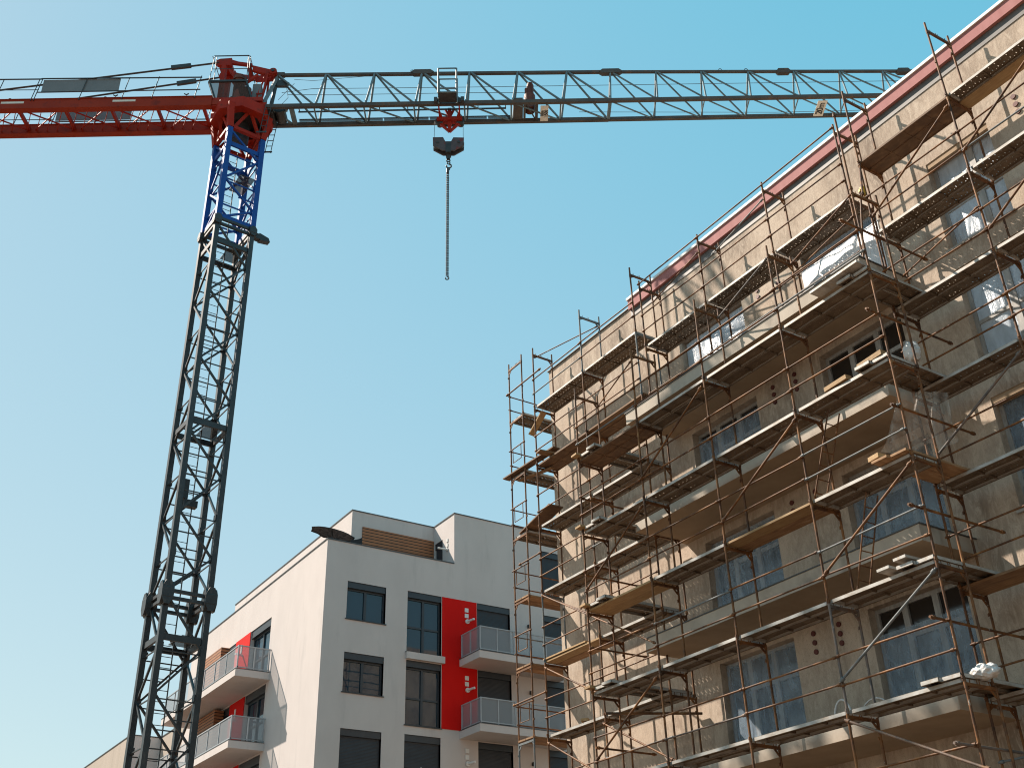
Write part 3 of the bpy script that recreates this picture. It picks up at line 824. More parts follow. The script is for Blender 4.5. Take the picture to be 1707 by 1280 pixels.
# extra tall corner standard at the right end of the balcony section, and its linking tubes
rail(SB, (XB, 10.86, 16.1), (XB, 10.86, 18.25), "tall_standard", .0242, 'tube')
for z in (13.15, 9.1, 5.1, 11.1, 7.1, 15.2):
    rail(SB, (15.0 + rj.uniform(0, .4), 10.92, z), (17.75 + rj.uniform(-.1, .3), 10.92, z), "tie_tube", .0242, 'tube')
for z in (13.05, 9.2, 6.9, 11.0):
    rail(SB, (15.55, 20.6, z), (17.3, 20.6, z), "tie_tube", .0242, 'tube')
rail(SB, (16.0, 10.9, 16.2), (17.1, 11.55, 18.0), "brace", .0242, 'tube')
rail(SB, (16.75, 11.80, 15.1), (17.08, 11.66, 17.35), "brace", .0242, 'tube')
b = MB(); b.bar((17.12, 11.63, 17.18), (17.12, 11.63, 17.42), .09, .09); b.bar((17.02, 11.66, 17.30), (17.16, 11.62, 17.30), .06, .06); b.build("yellow_clamp", M['yellow'], SB)
# cross planks bridging from the balcony section to the wall sections
for z in (14.1, 12.1, 10.1, 8.1, 6.1):
    for n_, y in enumerate((19.92, 20.30)):
        plank(SB, (15.42 + .1 * n_, y, z + .075), 2.45, 0, 'steel')
    for n_, y in enumerate((11.05, 11.42)):
        plank(SB, (15.46 + .08 * (1 - n_), y, z + .075), 2.0, 0, 'timber' if z in (10.1,) else 'steel')
# leaning ladders inside the balcony section
for y0, z0, y1, z1 in ((13.55, 10.2, 12.75, 12.0), (12.9, 8.2, 12.25, 10.0)):
    b = MB()
    for dx in (-.16, .16): b.tube((16.1 + dx, y0, z0), (16.1 + dx, y1, z1), .016, 6)
    for k in range(1, 7): b.tube((15.94, y0 + (y1 - y0) * k / 7, z0 + (z1 - z0) * k / 7), (16.26, y0 + (y1 - y0) * k / 7, z0 + (z1 - z0) * k / 7), .011, 6)
    b.build("ladder", M['tube'], SB)

# ------------------------------------------------------------------ loose things on the scaffold
def board(name, label, p, q, w, h, mat, up=(0, 0, 1), cat="board"):
    b = MB(); b.bar(p, q, w, h, up); return tag(b.build(name, M[mat]), label, cat, "loose boards and tubes lying on the scaffold")
board("loose_board", "orange-brown board hanging at a slant below the top deck at the scaffold's far corner", (17.45, 24.75, 18.02), (17.35, 25.35, 17.45), .22, .04, 'fresh_timber', cat="board")
board("loose_board", "long dark board overhanging the hoop-gate end of the scaffold, third deck from the top", (17.25, 23.9, 16.36), (17.15, 26.55, 16.36), .26, .04, 'dark_timber')
board("loose_board", "short board sticking out crosswise on the brown timber deck near the corner", (16.75, 24.15, 16.22), (17.7, 24.05, 16.22), .24, .045, 'timber')
board("loose_board", "rough batten propped under the overhanging boards at the hoop-gate end", (17.5, 24.5, 16.0), (17.25, 26.0, 16.12), .14, .04, 'timber')
board("loose_board", "wide board tilted up onto the deck below the brown timber deck, hoop-gate end", (17.4, 25.9, 14.32), (17.35, 24.2, 14.62), .5, .04, 'dark_timber')
board("loose_board", "pale narrow board laid along the timber deck at the level of the white block's parapet", (17.25, 22.9, 10.2), (17.25, 24.9, 10.21), .2, .04, 'fresh_timber')
board("loose_board", "short thick offcut lying on the far corner deck in front of the mesh balcony", (17.2, 23.2, 8.24), (17.75, 23.7, 8.24), .2, .07, 'fresh_timber')
board("loose_board", "narrow board on the lowest visible deck at the far corner of the building", (17.25, 22.8, 6.22), (17.25, 24.4, 6.22), .2, .04, 'fresh_timber')
for z, lab in ((14.25, "pale plank end jutting over the brown deck, left end of the balcony scaffold"),
               (12.25, "pale plank end jutting out one deck below the brown deck, balcony scaffold's left end"),
               (10.22, "small plank lying across the light plywood deck, left end of the balcony scaffold"),
               (8.25, "pale plank end jutting out one deck below the light plywood deck, balcony scaffold's left end")):
    board("loose_board", lab, (15.42, 20.62, z), (16.2, 20.58, z), .24, .05, 'fresh_timber')
board("loose_board", "short perforated plank lying on the deck at the right end of the topmost balcony", (15.52, 10.95, 14.32), (15.52, 12.2, 14.30), .30, .05, 'plank', cat="plank")
board("loose_board", "thick pale timber block beside the white sack, right end of the balcony scaffold", (15.62, 10.98, 12.30), (15.66, 11.6, 12.29), .16, .10, 'fresh_timber')
board("loose_board", "thin pale timber block farther from the white sack on the same deck", (15.66, 11.9, 12.24), (15.70, 12.5, 12.24), .16, .09, 'fresh_timber')
board("loose_board", "pale nailed board end beside the hanging clear sheet", (15.42, 11.55, 10.30), (16.3, 11.45, 10.28), .26, .09, 'fresh_timber')
board("loose_board", "upper of two stacked grey plank ends jutting out below the blue filmed corner window", (15.42, 11.45, 8.33), (17.3, 11.42, 8.33), .27, .05, 'plank')
board("loose_board", "lower of two stacked grey plank ends jutting out below the blue filmed corner window", (15.38, 11.80, 8.24), (16.6, 11.78, 8.24), .27, .05, 'plank')
board("loose_tube", "bundle tube lying crosswise low on the balcony scaffold, ends poking out", (15.5, 20.1, 7.55), (17.6, 19.2, 7.58), .05, .05, 'tube', cat="tube")

def crumple(name, mat, c, size, seed, label, cat):
    rnd = random.Random(seed); b = MB(); n = 44; rows = 30; vs = []; fs = []
    ph = [(rnd.uniform(-1, 1), rnd.uniform(-1, 1), rnd.uniform(-1, 1), rnd.uniform(2.5, 14), rnd.uniform(0, 6)) for _ in range(14)]
    for i in range(rows + 1):
        th = math.pi * i / rows
        for j in range(n):
            a = 2 * math.pi * j / n
            d = V((math.sin(th) * math.cos(a), math.sin(th) * math.sin(a), math.cos(th)))
            k = 1 + sum((1.1 / f) * .42 * abs(math.sin(f * (d.x * x + d.y * y + d.z * z_) + o)) for x, y, z_, f, o in ph) - .45 + rnd.uniform(-.05, .05)
            vs.append(V(c) + V((d.x * size[0], d.y * size[1], d.z * size[2])) * k)
    for i in range(rows):
        for j in range(n): fs.append((i * n + j, i * n + (j + 1) % n, (i + 1) * n + (j + 1) % n, (i + 1) * n + j))
    b.add(vs, fs, 0, True)
    return tag(b.build(name, M[mat]), label, cat)
crumple("plastic_bag", 'bag', (16.05, 10.76, 6.27), (.15, .20, .10), 5, "crumpled white plastic sheet bundled on the lower scaffold corner", "plastic bundle")
crumple("sack", 'bag', (16.95, 11.28, 12.88), (.12, .14, .20), 8, "white sack standing on the scaffold deck beside two pale timber blocks", "sack")
# clear sheet hanging from the balcony scaffold
FH = Frame((16.5, 0, 0), (0, 1, 0), (-1, 0, 0))
hs = MB(); vs = []; n, m_ = 22, 22
for j in range(m_ + 1):
    for i in range(n + 1):
        u = i / n; v = j / m_
        pinch = 1 - .55 * v
        y = 11.5 - (u - .5) * 1.1 * pinch - .35 * v; x = 16.35 + .9 * u + .10 * math.sin(u * 22 + 2 * math.sin(3 * v)) * (1 - .5 * v)
        z = 10.62 + 1.25 * v + .30 * (1 - v) * math.cos(u * 6.3) * .8
        vs.append((x, y, z))
hs.add(vs, [(j * (n + 1) + i, j * (n + 1) + i + 1, (j + 1) * (n + 1) + i + 1, (j + 1) * (n + 1) + i) for j in range(m_) for i in range(n)], 0, True)
tag(hs.build("plastic_sheet", M['clear_plastic']), "clear plastic sheet hanging gathered below a deck at the right end of the balconies", "plastic sheet")
b = MB(); b.path([(16.7, 14.35 + .22 * math.cos(.2 * k), 6.28 + .42 * math.sin(.2 * k)) for k in range(17)], .020, 8); b.path([(16.72, 13.6 + .33 * math.cos(.2 * k), 6.28 + .28 * math.sin(.2 * k)) for k in range(17)], .016, 8)
tag(b.build("hose", M['bag']), "pale hose loops poking up behind the lower balcony deck", "hose")

# ------------------------------------------------------------------ tower crane
MC = V((8.22, 29.45, 0)); PH = math.radians(3.57)
def mp(i, j, z): return MC + V((.6 * (i * math.cos(PH) - j * math.sin(PH)), .6 * (i * math.sin(PH) + j * math.cos(PH)), z))
TH = math.radians(-32.5); JU = V((math.cos(TH), math.sin(TH), 0)); JN = V((-JU.y, JU.x, 0))
def J(s, o, z): return MC + JU * s + JN * o + V((0, 0, z))
CR = thing("tower_crane", "tall flat-top tower crane with dark lattice mast, blue top section and red counter jib", "crane", tuple(MC))
MU, MVv = V((math.cos(PH), math.sin(PH), 0)), V((-math.sin(PH), math.cos(PH), 0))
def obx(b, c, hx, hy, hz, mi=0, U=MU, W=MVv): return b.obox(c, (U * hx, W * hy, V((0, 0, hz))), mi)

def mast(z0, z1, mat, nodes, name, ch=.078, dg=.058, beams=(), hor=.03):
    """nodes: list of z at which the bracing meets the chords, alternately the left and the right face side"""
    b = MB()
    for i in (-1, 1):
        for j in (-1, 1): obx(b, mp(i, j, (z0 + z1) / 2), ch, ch, (z1 - z0) / 2)
    e = .86
    for (za, sa), (zb, sb_) in zip(nodes, nodes[1:]):
        for j in (-1, 1): b.bar(mp(sa * e, j, za - .04), mp(sb_ * e, j, zb + .04), dg, dg)
        # side faces: back chord is met where the left chords are, on the left face; swapped on the right face
        for i in (-1, 1):
            ja = 1 if sa == i else -1; jb = 1 if sb_ == i else -1
            b.bar(mp(i, ja * e, za - .04), mp(i, jb * e, zb + .04), dg, dg)
    for z, s in nodes[1:-1]:
        for j in (-1, 1): b.bar(mp(-e, j, z - .12), mp(e, j, z - .12), hor, hor)
        b.bar(mp(-s * .95, -e, z - .06), mp(-s * .95, e, z - .06), hor, hor); b.bar(mp(s * .95, -e, z - .1), mp(s * .95, e, z - .1), hor, hor)
        for j in (-1, 1): b.bar(mp(-s * e, j, z - .62), mp(0, j, z - .62), hor, hor)
        for i, j in ((-1, -1), (1, -1), (-1, 1), (1, 1)): obx(b, mp(i * .95, j * .95, z), .075, .075, .09)
    for z in beams:
        for j in (-1, 1): b.bar(mp(-e, j, z), mp(e, j, z), .07, .17)
        for i in (-1, 1): b.bar(mp(i, -e, z), mp(i, e, z), .07, .17)
    return b.build(name, M[mat], CR)
def alt(z, s, step, n): return [(z - step * k, s if k % 2 == 0 else -s) for k in range(n)]
mast(11.80, 24.38, 'mast_steel', [(24.25, -1)] + alt(22.95, 1, 1.25, 9) + [(11.95, -1)], "mast_section", beams=(23.64, 17.05))
mast(0.3, 11.72, 'mast_steel', [(11.7, -1)] + alt(10.35, 1, 1.25, 8) + [(.4, -1)], "mast_section", beams=(10.59, 4.2))
mast(24.46, 28.42, 'blue_paint', [(28.35, -1), (27.40, 1), (26.25, -1), (25.25, 1), (24.55, -1)], "mast_section", ch=.088, dg=.062, beams=(27.75, 24.62), hor=.04)
b = MB(); obx(b, MC + V((0, 0, .2)), 2.2, 2.2, .2); b.build("base", M['concrete'], CR)
for z, mat in ((11.76, 'mast_steel'), (24.42, 'mast_steel')):
    for i in (-1, 1):
        for j in (-1, 1):
            b = MB(); c = mp(i * 1.02, j * 1.02, z); R = .17
            for dx, dy in ((1, 0), (0, 1)):
                pass
            pr = []
            for k in range(8):
                a = 2 * math.pi * (k + .5) / 8
                pr.append(c + MU * (math.cos(a) * (.18 if z < 20 else .14)) + V((0, 0, math.sin(a) * (.36 if z < 20 else .20))) - MVv * (.16 if z < 20 else .12))
            b.prism(pr, MVv * (.32 if z < 20 else .24))
            pr = [c + MVv * (math.cos(2 * math.pi * (k + .5) / 8) * (.18 if z < 20 else .14)) + V((0, 0, math.sin(2 * math.pi * (k + .5) / 8) * (.34 if z < 20 else .19))) - MU * (.165 if z < 20 else .125) for k in range(8)]
            b.prism(pr, MU * (.33 if z < 20 else .25))
            b.build("mast_joint", M[mat], CR)
    b = MB()
    for dz in (-.10, .10):
        for j in (-1, 1): b.bar(mp(-.8, j, z + dz), mp(.8, j, z + dz), .08, .09)
        for i in (-1, 1): b.bar(mp(i, -.8, z + dz), mp(i, .8, z + dz), .08, .09)
    b.build("joint_frame", M[mat], CR)
# ladder and rest platforms inside the mast
b = MB()
for i in (-.42, .12): b.bar(mp(i, .35, .5), mp(i, .35, 28.2), .030, .030)
for k in range(92): b.tube(mp(-.42, .35, .7 + .3 * k), mp(.12, .35, .7 + .3 * k), .011, 5)
b.build("ladder", M['mast_steel'], CR)
b = MB()
for k in range(10): pass
b.tube(mp(-.62, .1, .5), mp(-.62, .1, 28.0), .022, 6); b.build("power_cable", M['lamp'], CR)
for z, mt in ((10.62, 'mast_steel'), (17.08, 'mast_steel'), (23.67, 'mast_steel'), (26.6, 'blue_paint')):
    b = MB(); obx(b, MC + MU * .28 + V((0, 0, z + .11)), .26, .5, .012); b.build("rest_platform", M['mesh'], CR)
b = MB(); obx(b, mp(1.3, -.9, 24.35), .14, .10, .10); b.prism([mp(1.45, -1.05, 24.50), mp(2.0, -1.05, 24.42), mp(2.1, -1.05, 24.28), mp(1.5, -1.05, 24.22)], MVv * .2); b.build("work_light", M['lamp'], CR)
b = MB(); obx(b, mp(-.35, .35, 15.2), .09, .12, .30); obx(b, mp(-.05, .2, 14.75), .20, .10, .10); b.build("junction_box", M['lamp'], CR)

# slewing unit
b = MB(); zt = 29.42
def sq(k, r, z):
    a = PH + math.pi / 4 + k * math.pi / 2 + math.pi; return MC + V((r * math.cos(a), r * math.sin(a), z))
for k in range(4):
    p0, p1 = sq(k, .86, 28.44), sq(k, 1.02, zt); q0, q1 = sq(k + 1, .86, 28.44), sq(k + 1, 1.02, zt)
    b.bar(p0, p1, .20, .20); m0 = (p1 + q1) / 2
    b.bar(p0.lerp(q0, .12) + V((0, 0, .06)), m0, .09, .09); b.bar(q0.lerp(p0, .12) + V((0, 0, .06)), m0, .09, .09)
    b.bar(p0.lerp(q0, .1) + V((0, 0, .04)), q0.lerp(p0, .1) + V((0, 0, .04)), .13, .13)
b.build("slewing_support", M['red_paint'], CR)
b = MB()
ring = lambda r, z, n=8, ph=math.pi / 8 + PH: [MC + V((r * math.cos(ph + 2 * math.pi * k / n), r * math.sin(ph + 2 * math.pi * k / n), z)) for k in range(n)]
for (r0, z0), (r1, z1) in (((1.08, 29.24), (1.10, 29.66)), ((1.10, 29.66), (.92, 29.78)), ((.75, 29.24), (1.08, 29.24)), ((.92, 29.78), (.5, 29.78))):
    A, B = ring(r0, z0), ring(r1, z1)
    for k in range(8): b.quad(A[k], A[(k + 1) % 8], B[(k + 1) % 8], B[k])
b.build("slewing_collar", M['red_paint'], CR)
b = MB(); b.tube(MC + V((0, 0, 29.66)), MC + V((0, 0, 29.86)), .72, 28); b.tube(MC + V((0, 0, 28.5)), MC + V((0, 0, 29.3)), .30, 16)
for k in range(40):
    a = 2 * math.pi * k / 40; b.obox(MC + V((.735 * math.cos(a), .735 * math.sin(a), 29.76)), (V((math.cos(a), math.sin(a), 0)) * .03, V((-math.sin(a), math.cos(a), 0)) * .03, V((0, 0, .06))))
b.build("slewing_ring", M['dark_metal'], CR)
def jb(b, s0, s1, o0, o1, z0, z1, mi=0): return b.obox(J((s0 + s1) / 2, (o0 + o1) / 2, (z0 + z1) / 2), (JU * (s1 - s0) / 2, JN * (o1 - o0) / 2, V((0, 0, (z1 - z0) / 2))), mi)
b = MB(); jb(b, -.95, .80, -.62, .62, 29.87, 30.05); jb(b, -.98, -.70, -.66, .66, 29.60, 29.98); jb(b, .62, .92, -.55, .55, 29.62, 29.86)
jb(b, -.55, .2, -.35, .35, 30.06, 30.30); b.build("turntable", M['red_paint'], CR)
b = MB(); b.tube(J(-.15, -.38, 30.05), J(-.15, -.38, 31.05), .20, 16); b.tube(J(-.15, -.38, 31.05), J(-.15, -.38, 31.22), .24, 16); b.tube(J(-.5, .35, 30.05), J(-.5, .35, 30.9), .18, 16)
b.tube(J(.15, -.35, 30.05), J(.15, -.35, 30.7), .15, 14); b.build("slewing_motor", M['motor'], CR)
b = MB(); jb(b, .30, .60, -.25, .1, 30.25, 31.05); b.build("control_cabinet", M['grey_sheet'], CR)
# tower head: posts, head box, pinned link to the jib
b = MB()
for o in (-.30, .30):
    b.bar(J(-.80, o, 30.0), J(-.80, o, 31.9), .16, .22, JN); b.bar(J(-.62, o, 31.75), J(-.05, o, 30.9), .09, .09); b.bar(J(-.05, o, 30.95), J(.45, o, 31.45), .09, .09)
    b.bar(J(.42, o * .9, 30.0), J(.70, o * .5, 31.70), .06, .06); b.bar(J(.68, o, 30.0), J(.74, o * .5, 31.70), .06, .06)
b.bar(J(.46, -.27, 30.55), J(.70, -.27, 30.55), .04, .04)
b.build("tower_head", M['red_paint'], CR)
b = MB()
for o in (-.36, .26):
    b.prism([J(-1.16, o, 32.02), J(-1.12, o, 32.16), J(-.98, o, 32.24), J(-.56, o, 32.27), J(-.54, o, 31.92), J(-1.05, o, 31.90)], JN * .10)
    b.prism([J(-.54, o, 32.18), J(-.30, o, 32.08), J(.20, o, 31.98), J(.22, o, 31.86), J(-.54, o, 32.00)], JN * .10)
    b.prism([J(.22, o * .8, 31.95), J(.95, o * .35, 31.86), J(1.05, o * .35, 31.74), J(.95, o * .35, 31.62), J(.70, o * .4, 31.60), J(.22, o * .8, 31.70)], JN * .10)
jb(b, -1.05, -.58, -.26, .26, 32.02, 32.2); jb(b, .0, .15, -.26, .26, 31.86, 31.96)
b.tube(J(.95, -.22, 31.74), J(.95, .22, 31.74), .14, 16)
b.build("head_link", M['red_paint'], CR)
b = MB(); b.tube(J(.95, -.26, 31.74), J(.95, .26, 31.74), .06, 12); b.path([J(.55, 0, 31.86), J(.55, 0, 31.98), J(.75, 0, 31.98), J(.75, 0, 31.86)], .02, 6)
b.build("head_pin", M['dark_metal'], CR)
# service platform cage round the head
b = MB(); g_ = .022
O0 = -.62
for s, s2 in ((-1.18, -1.12), (.16, .10)):
    b.bar(J(s, O0, 30.82), J(s2 + .02, O0, 32.12), g_, g_); b.bar(J(s2 + .09, O0 + .05, 30.82), J(s2 + .08, O0 + .05, 32.1), g_, g_)
    b.bar(J(s, O0, 30.82), J(s, .62, 30.82), .06, .06); b.bar(J(s, .62, 30.82), J(s, .62, 32.1), g_, g_); b.bar(J(s, O0, 32.10), J(s, .62, 32.10), g_, g_)
b.bar(J(.10, O0, 32.12), J(.32, .2, 31.2), g_, g_); b.bar(J(.3, .2, 31.7), J(.3, .2, 30.82), g_, g_)
b.bar(J(-1.12, O0, 32.10), J(.14, O0, 32.10), .03, .03); b.bar(J(-1.12, O0, 31.45), J(.14, O0, 31.45), .02, .02); b.bar(J(-1.18, O0, 30.84), J(.18, O0, 30.84), .07, .09)
b.bar(J(-1.12, .62, 32.10), J(.14, .62, 32.10), .03, .03)
b.bar(J(-1.15, O0, 30.8), J(-.85, O0 + .1, 29.9), .07, .07); b.bar(J(.16, O0, 30.8), J(.42, O0 + .1, 29.95), .07, .07)
b.build("head_platform", M['dark_metal'], CR)
b = MB(); b.quad(J(-1.14, O0 + .01, 30.8), J(.14, O0 + .01, 30.8), J(.40, O0 + .1, 30.0), J(-.84, O0 + .1, 30.0)); b.build("platform_guard", M['guard'], CR)
for o in (-.62, .4):
    b = MB()
    for s in (.95, 1.15): b.bar(J(s, o, 29.7), J(s - .12, o, 28.35), .022, .022)
    for k in range(5): b.bar(J(.93 - .024 * k, o, 29.45 - .26 * k), J(1.13 - .024 * k, o, 29.45 - .26 * k), .02, .02)
    b.bar(J(.72, o, 28.40), J(1.08, o, 28.40), .03, .05); b.build("access_ladder", M['dark_metal'], CR)

# jib
ZB, HW = 29.715, .47
tops = [1.09, 2.88, 4.65, 6.38, 8.12, 9.88, 11.68, 13.27, 14.94, 16.6, 18.32, 19.99, 21.67, 23.25]
lows = [2.60, 4.36, 6.13, 7.92, 9.58, 11.34, 13.05, 14.72, 16.45, 18.05, 19.80, 21.50, 23.15, 24.85]
while tops[-1] < 38: tops.append(tops[-1] + 1.67); lows.append(lows[-1] + 1.67)
def ztop(s): return 31.72 if s < 7 else max(31.30, 31.72 - (s - 7) * .021)
b = MB()
for a, c in ((.95, 13.27), (13.27, 25.0), (25.0, 38.4)):
    b.bar(J(a, 0, ztop(a)), J(c, 0, ztop(c)), .105 if a < 10 else .09, .105 if a < 10 else .09)
b.build("jib_top_chord", M['chord_steel'], CR)
for o in (-HW, HW):
    b = MB()
    for a, c, h in ((.75, 13.1, .15), (13.1, 25.0, .125), (25.0, 38.4, .11)): b.bar(J(a, o, ZB), J(c, o, ZB), .12, h)
    b.build("jib_bottom_chord", M['chord_steel'], CR)
d = MB()
d.bar(J(1.09, 0, 31.66), J(.78, -HW, ZB + .05), .10, .10); d.bar(J(1.09, 0, 31.66), J(.78, HW, ZB + .05), .10, .10)
for n in range(len(tops)):
    tz = ztop(tops[n]) - .04; r = .042 if tops[n] < 13 else .034
    for o in (-HW, HW):
        d.tube(J(tops[n] + .04, o * .06, tz), J(lows[n], o, ZB + .06), r * .95, 7)                # long diagonal to the outer node
        if n: d.tube(J(tops[n] - .02, o * .06, tz), J(lows[n - 1] + .06, o, ZB + .06), r, 7)      # near-upright
    if n: d.tube(J(lows[n - 1], -HW, ZB), J(lows[n], HW, ZB), r * .8, 7); d.tube(J(lows[n - 1], -HW, ZB), J(lows[n - 1], HW, ZB), r * .7, 6)
d.bar(J(1.0, -HW, ZB), J(1.75, HW, ZB), .06, .06); d.bar(J(1.0, HW, ZB), J(1.75, -HW, ZB), .06, .06)
d.bar(J(1.80, -HW, ZB), J(1.80, HW, ZB), .16, .10); d.bar(J(13.1, -HW, ZB), J(13.1, HW, ZB), .10, .10)
d.build("jib_lattice", M['jib_steel'], CR)
for s in (6.38, 13.27, 19.6, 24.0):
    b = MB()
    L = .42 if s in (6.38, 13.27) else .26; z = ztop(s)
    b.prism([J(s - L, -.09, z - .02), J(s - L * .7, -.09, z + .09), J(s + L * .7, -.09, z + .09), J(s + L, -.09, z - .02), J(s + L * .75, -.09, z - .11), J(s - L * .75, -.09, z - .11)], JN * .18)
    b.build("jib_joint", M['chord_steel'], CR)
b = MB(); jb(b, .9, 1.35, -.08, .08, 31.66, 31.80); b.build("jib_root_cap", M['chord_steel'], CR)
b = MB()
for s in (6.0, 17.3, 18.25): b.path([J(s + .06 * math.cos(a * .785), 0, ztop(s) + .09 + .06 * math.sin(a * .785)) for a in range(9)], .012, 5)
b.build("lifting_eye", M['dark_metal'], CR)
# catwalk along the far chord, handrail, ropes
b = MB()
for a, c in ((1.95, 4.95), (5.0, 6.6), (6.65, 8.7), (8.75, 9.55)):
    b.quad(J(a, .40, 29.80), J(c, .40, 29.80), J(c, .40, 29.90), J(a, .40, 29.90))
    b.quad(J(a, .24, 29.79), J(c, .24, 29.79), J(c, .42, 29.79), J(a, .42, 29.79))
b.build("catwalk", M['mesh'], CR)
b = MB(); b.bar(J(2.0, -.12, 29.78), J(9.4, -.12, 29.78), .04, .05)
for s in (2.05, 3.1, 4.9, 5.9, 7.0, 8.4, 9.38): b.bar(J(s, -.12, 29.78), J(s, -.40, 29.74), .03, .03)
b.bar(J(1.95, .40, 29.91), J(9.55, .40, 29.91), .025, .025); b.build("catwalk_rail", M['dark_metal'], CR)
b = MB()
b.path([J(1.3, .0, 30.85), J(2.4, 0, 31.02), J(8.0, 0, 30.96), J(20, 0, 30.9), J(37, 0, 30.85)], .010, 5)
b.path([J(1.5, .1, 30.85), J(3.0, .1, 30.80), J(8.0, .1, 30.78), J(10.1, .1, 30.74)], .010, 5)
b.path([J(12.0, -.1, 29.55), J(19, -.1, 29.36), J(37, -.1, 29.50)], .009, 5)
b.path([J(1.7, 0, 31.5), J(2.4, 0, 31.42), J(4.6, 0, 31.62)], .008, 5); b.path([J(1.4, 0, 31.4), J(1.55, 0, 30.6), J(1.1, 0, 29.9)], .008, 5); b.path([J(1.7, .1, 31.4), J(1.2, 0, 30.5)], .008, 5)
b.build("hoist_rope", M['cable'], CR)
b = MB(); b.tube(J(1.35, -.30, 30.0 - .2), J(1.35, .30, 29.8), .20, 16); b.tube(J(1.05, -.2, 29.9), J(1.6, -.2, 29.9), .14, 12); jb(b, .85, 1.15, -.35, .35, 29.55, 29.95)
b.prism([J(1.15, -.06, 31.45), J(1.55, -.06, 31.30), J(1.45, -.06, 31.14), J(1.05, -.06, 31.15)], JN * .12); b.bar(J(1.05, 0, 31.2), J(.95, 0, 30.0), .10, .12)
b.build("trolley_winch", M['dark_metal'], CR)
b = MB(); jb(b, 9.66, 10.00, -.40, .38, 29.70, 30.0); jb(b, 10.02, 10.10, -.40, .42, 29.70, 29.86); jb(b, 10.44, 10.54, -.40, .42, 29.70, 29.86); b.bar(J(10.1, -.38, 29.75), J(10.44, .4, 29.75), .04, .04)
b.build("hoist_frame", M['chord_steel'], CR)
b = MB(); b.tube(J(10.26, -.15, 30.0), J(10.26, .25, 30.0), .20, 18); b.tube(J(10.26, .05, 30.05), J(10.26, .05, 30.50), .21, 16); b.tube(J(10.28, .05, 30.5), J(10.3, .05, 31.02), .13, 14); b.tube(J(10.30, .05, 30.98), J(10.30, .05, 31.12), .10, 12)
b.tube(J(10.18, .05, 30.55), J(10.18, .05, 30.85), .09, 10); b.build("hoist_winch", M['motor'], CR)
# load plates, lying flat between the bottom chords and read from below
def text_plate(s0, s1, lines):
    b = MB(); jb(b, s0, s1, -.385, .385, 29.600, 29.612); pl = b.build("load_sign", M['sign'], CR)
    n = len(lines); w = (s1 - s0)
    for k, (txt, size) in enumerate(lines):
        cu = bpy.data.curves.new("lettering", 'FONT'); cu.body = txt; cu.size = size; cu.align_x = 'CENTER'; cu.align_y = 'CENTER'; cu.extrude = .002; cu.offset = .006
        tmp = bpy.data.objects.new("lettering", cu); COL.objects.link(tmp)
        bpy.context.view_layer.update()
        me = bpy.data.meshes.new_from_object(tmp.evaluated_get(bpy.context.evaluated_depsgraph_get()))
        bpy.data.objects.remove(tmp)
        me.materials.clear(); me.materials.append(M['ink'])
        x = -JN; y = -JU; zz = x.cross(y)
        c = J(s0 + w * (k + .5) / n, 0, 29.595)
        me.transform(Matrix(((x.x, y.x, zz.x, c.x), (x.y, y.y, zz.y, c.y), (x.z, y.z, zz.z, c.z), (0, 0, 0, 1))))
        link("lettering", me, pl)
text_plate(20.50, 20.84, [("20m", .33)]); text_plate(10.62, 10.90, [("10m", .17), ("1500", .17)])
# trolley
b = MB(); S0 = 7.38
jb(b, 6.93, 7.83, -.12, .12, 29.28, 29.42)
for s in (7.02, 7.74): jb(b, s - .025, s + .025, -.5, .5, 29.53, 29.58)
b.bar(J(S0, 0, 29.9), J(S0, 0, 28.84), .13, .13, JN)
b.bar(J(7.22, 0, 29.9), J(S0 - .02, 0, 29.55), .07, .07); b.bar(J(7.54, 0, 29.9), J(S0 + .02, 0, 29.55), .07, .07)
for s in (6.98, 7.78): b.bar(J(s, 0, 29.28), J(S0, 0, 28.82), .08, .08, JN)
for s in (7.02, 7.74):
    for o in (-.3, .3): b.bar(J(s, o, 29.52), J(s + (S0 - s) * .3, 0, 29.40), .06, .06)
tr = b.build("trolley", M['red_paint'], CR)
b = MB()
for o in (-.56, .56): jb(b, 6.95, 7.82, o - .03, o + .03, 29.60, 29.68)
for s in (7.0, 7.76):
    for o in (-.60, .60): b.tube(J(s, o - .04, 29.72), J(s, o + .04, 29.72), .11, 14)
    b.tube(J(s, -.05, 29.30), J(s, .05, 29.30), .14, 16)
b.build("wheels", M['dark_metal'], tr)
b = MB(); oo = -.66
for s in (7.03, 7.67):
    for o in (oo, oo - .5): b.bar(J(s, o, 29.55), J(s, o, 30.72), .05, .05)
for z in (30.72, 30.2, 29.75, 29.58): b.bar(J(7.03, oo - .5, z), J(7.67, oo - .5, z), .035, .035)
for s in (7.03, 7.67):
    for z in (30.72, 30.2): b.bar(J(s, oo, z), J(s, oo - .5, z), .03, .03)
b.build("maintenance_basket", M['jib_steel'], tr)
b = MB(); b.quad(J(7.03, oo, 29.58), J(7.67, oo, 29.58), J(7.67, oo - .5, 29.58), J(7.03, oo - .5, 29.58)); jb(b, 6.86, 6.98, oo - .06, oo + .1, 29.62, 29.80); jb(b, 7.80, 7.92, oo - .06, oo + .1, 29.62, 29.80); b.build("basket_floor", M['dark_metal'], tr)
b = MB(); b.tube(J(6.84, 0, 29.3), J(6.84, 0, 28.30), .009, 5); b.tube(J(7.86, 0, 29.3), J(7.86, 0, 28.30), .009, 5); b.build("hoist_rope", M['cable'], CR)

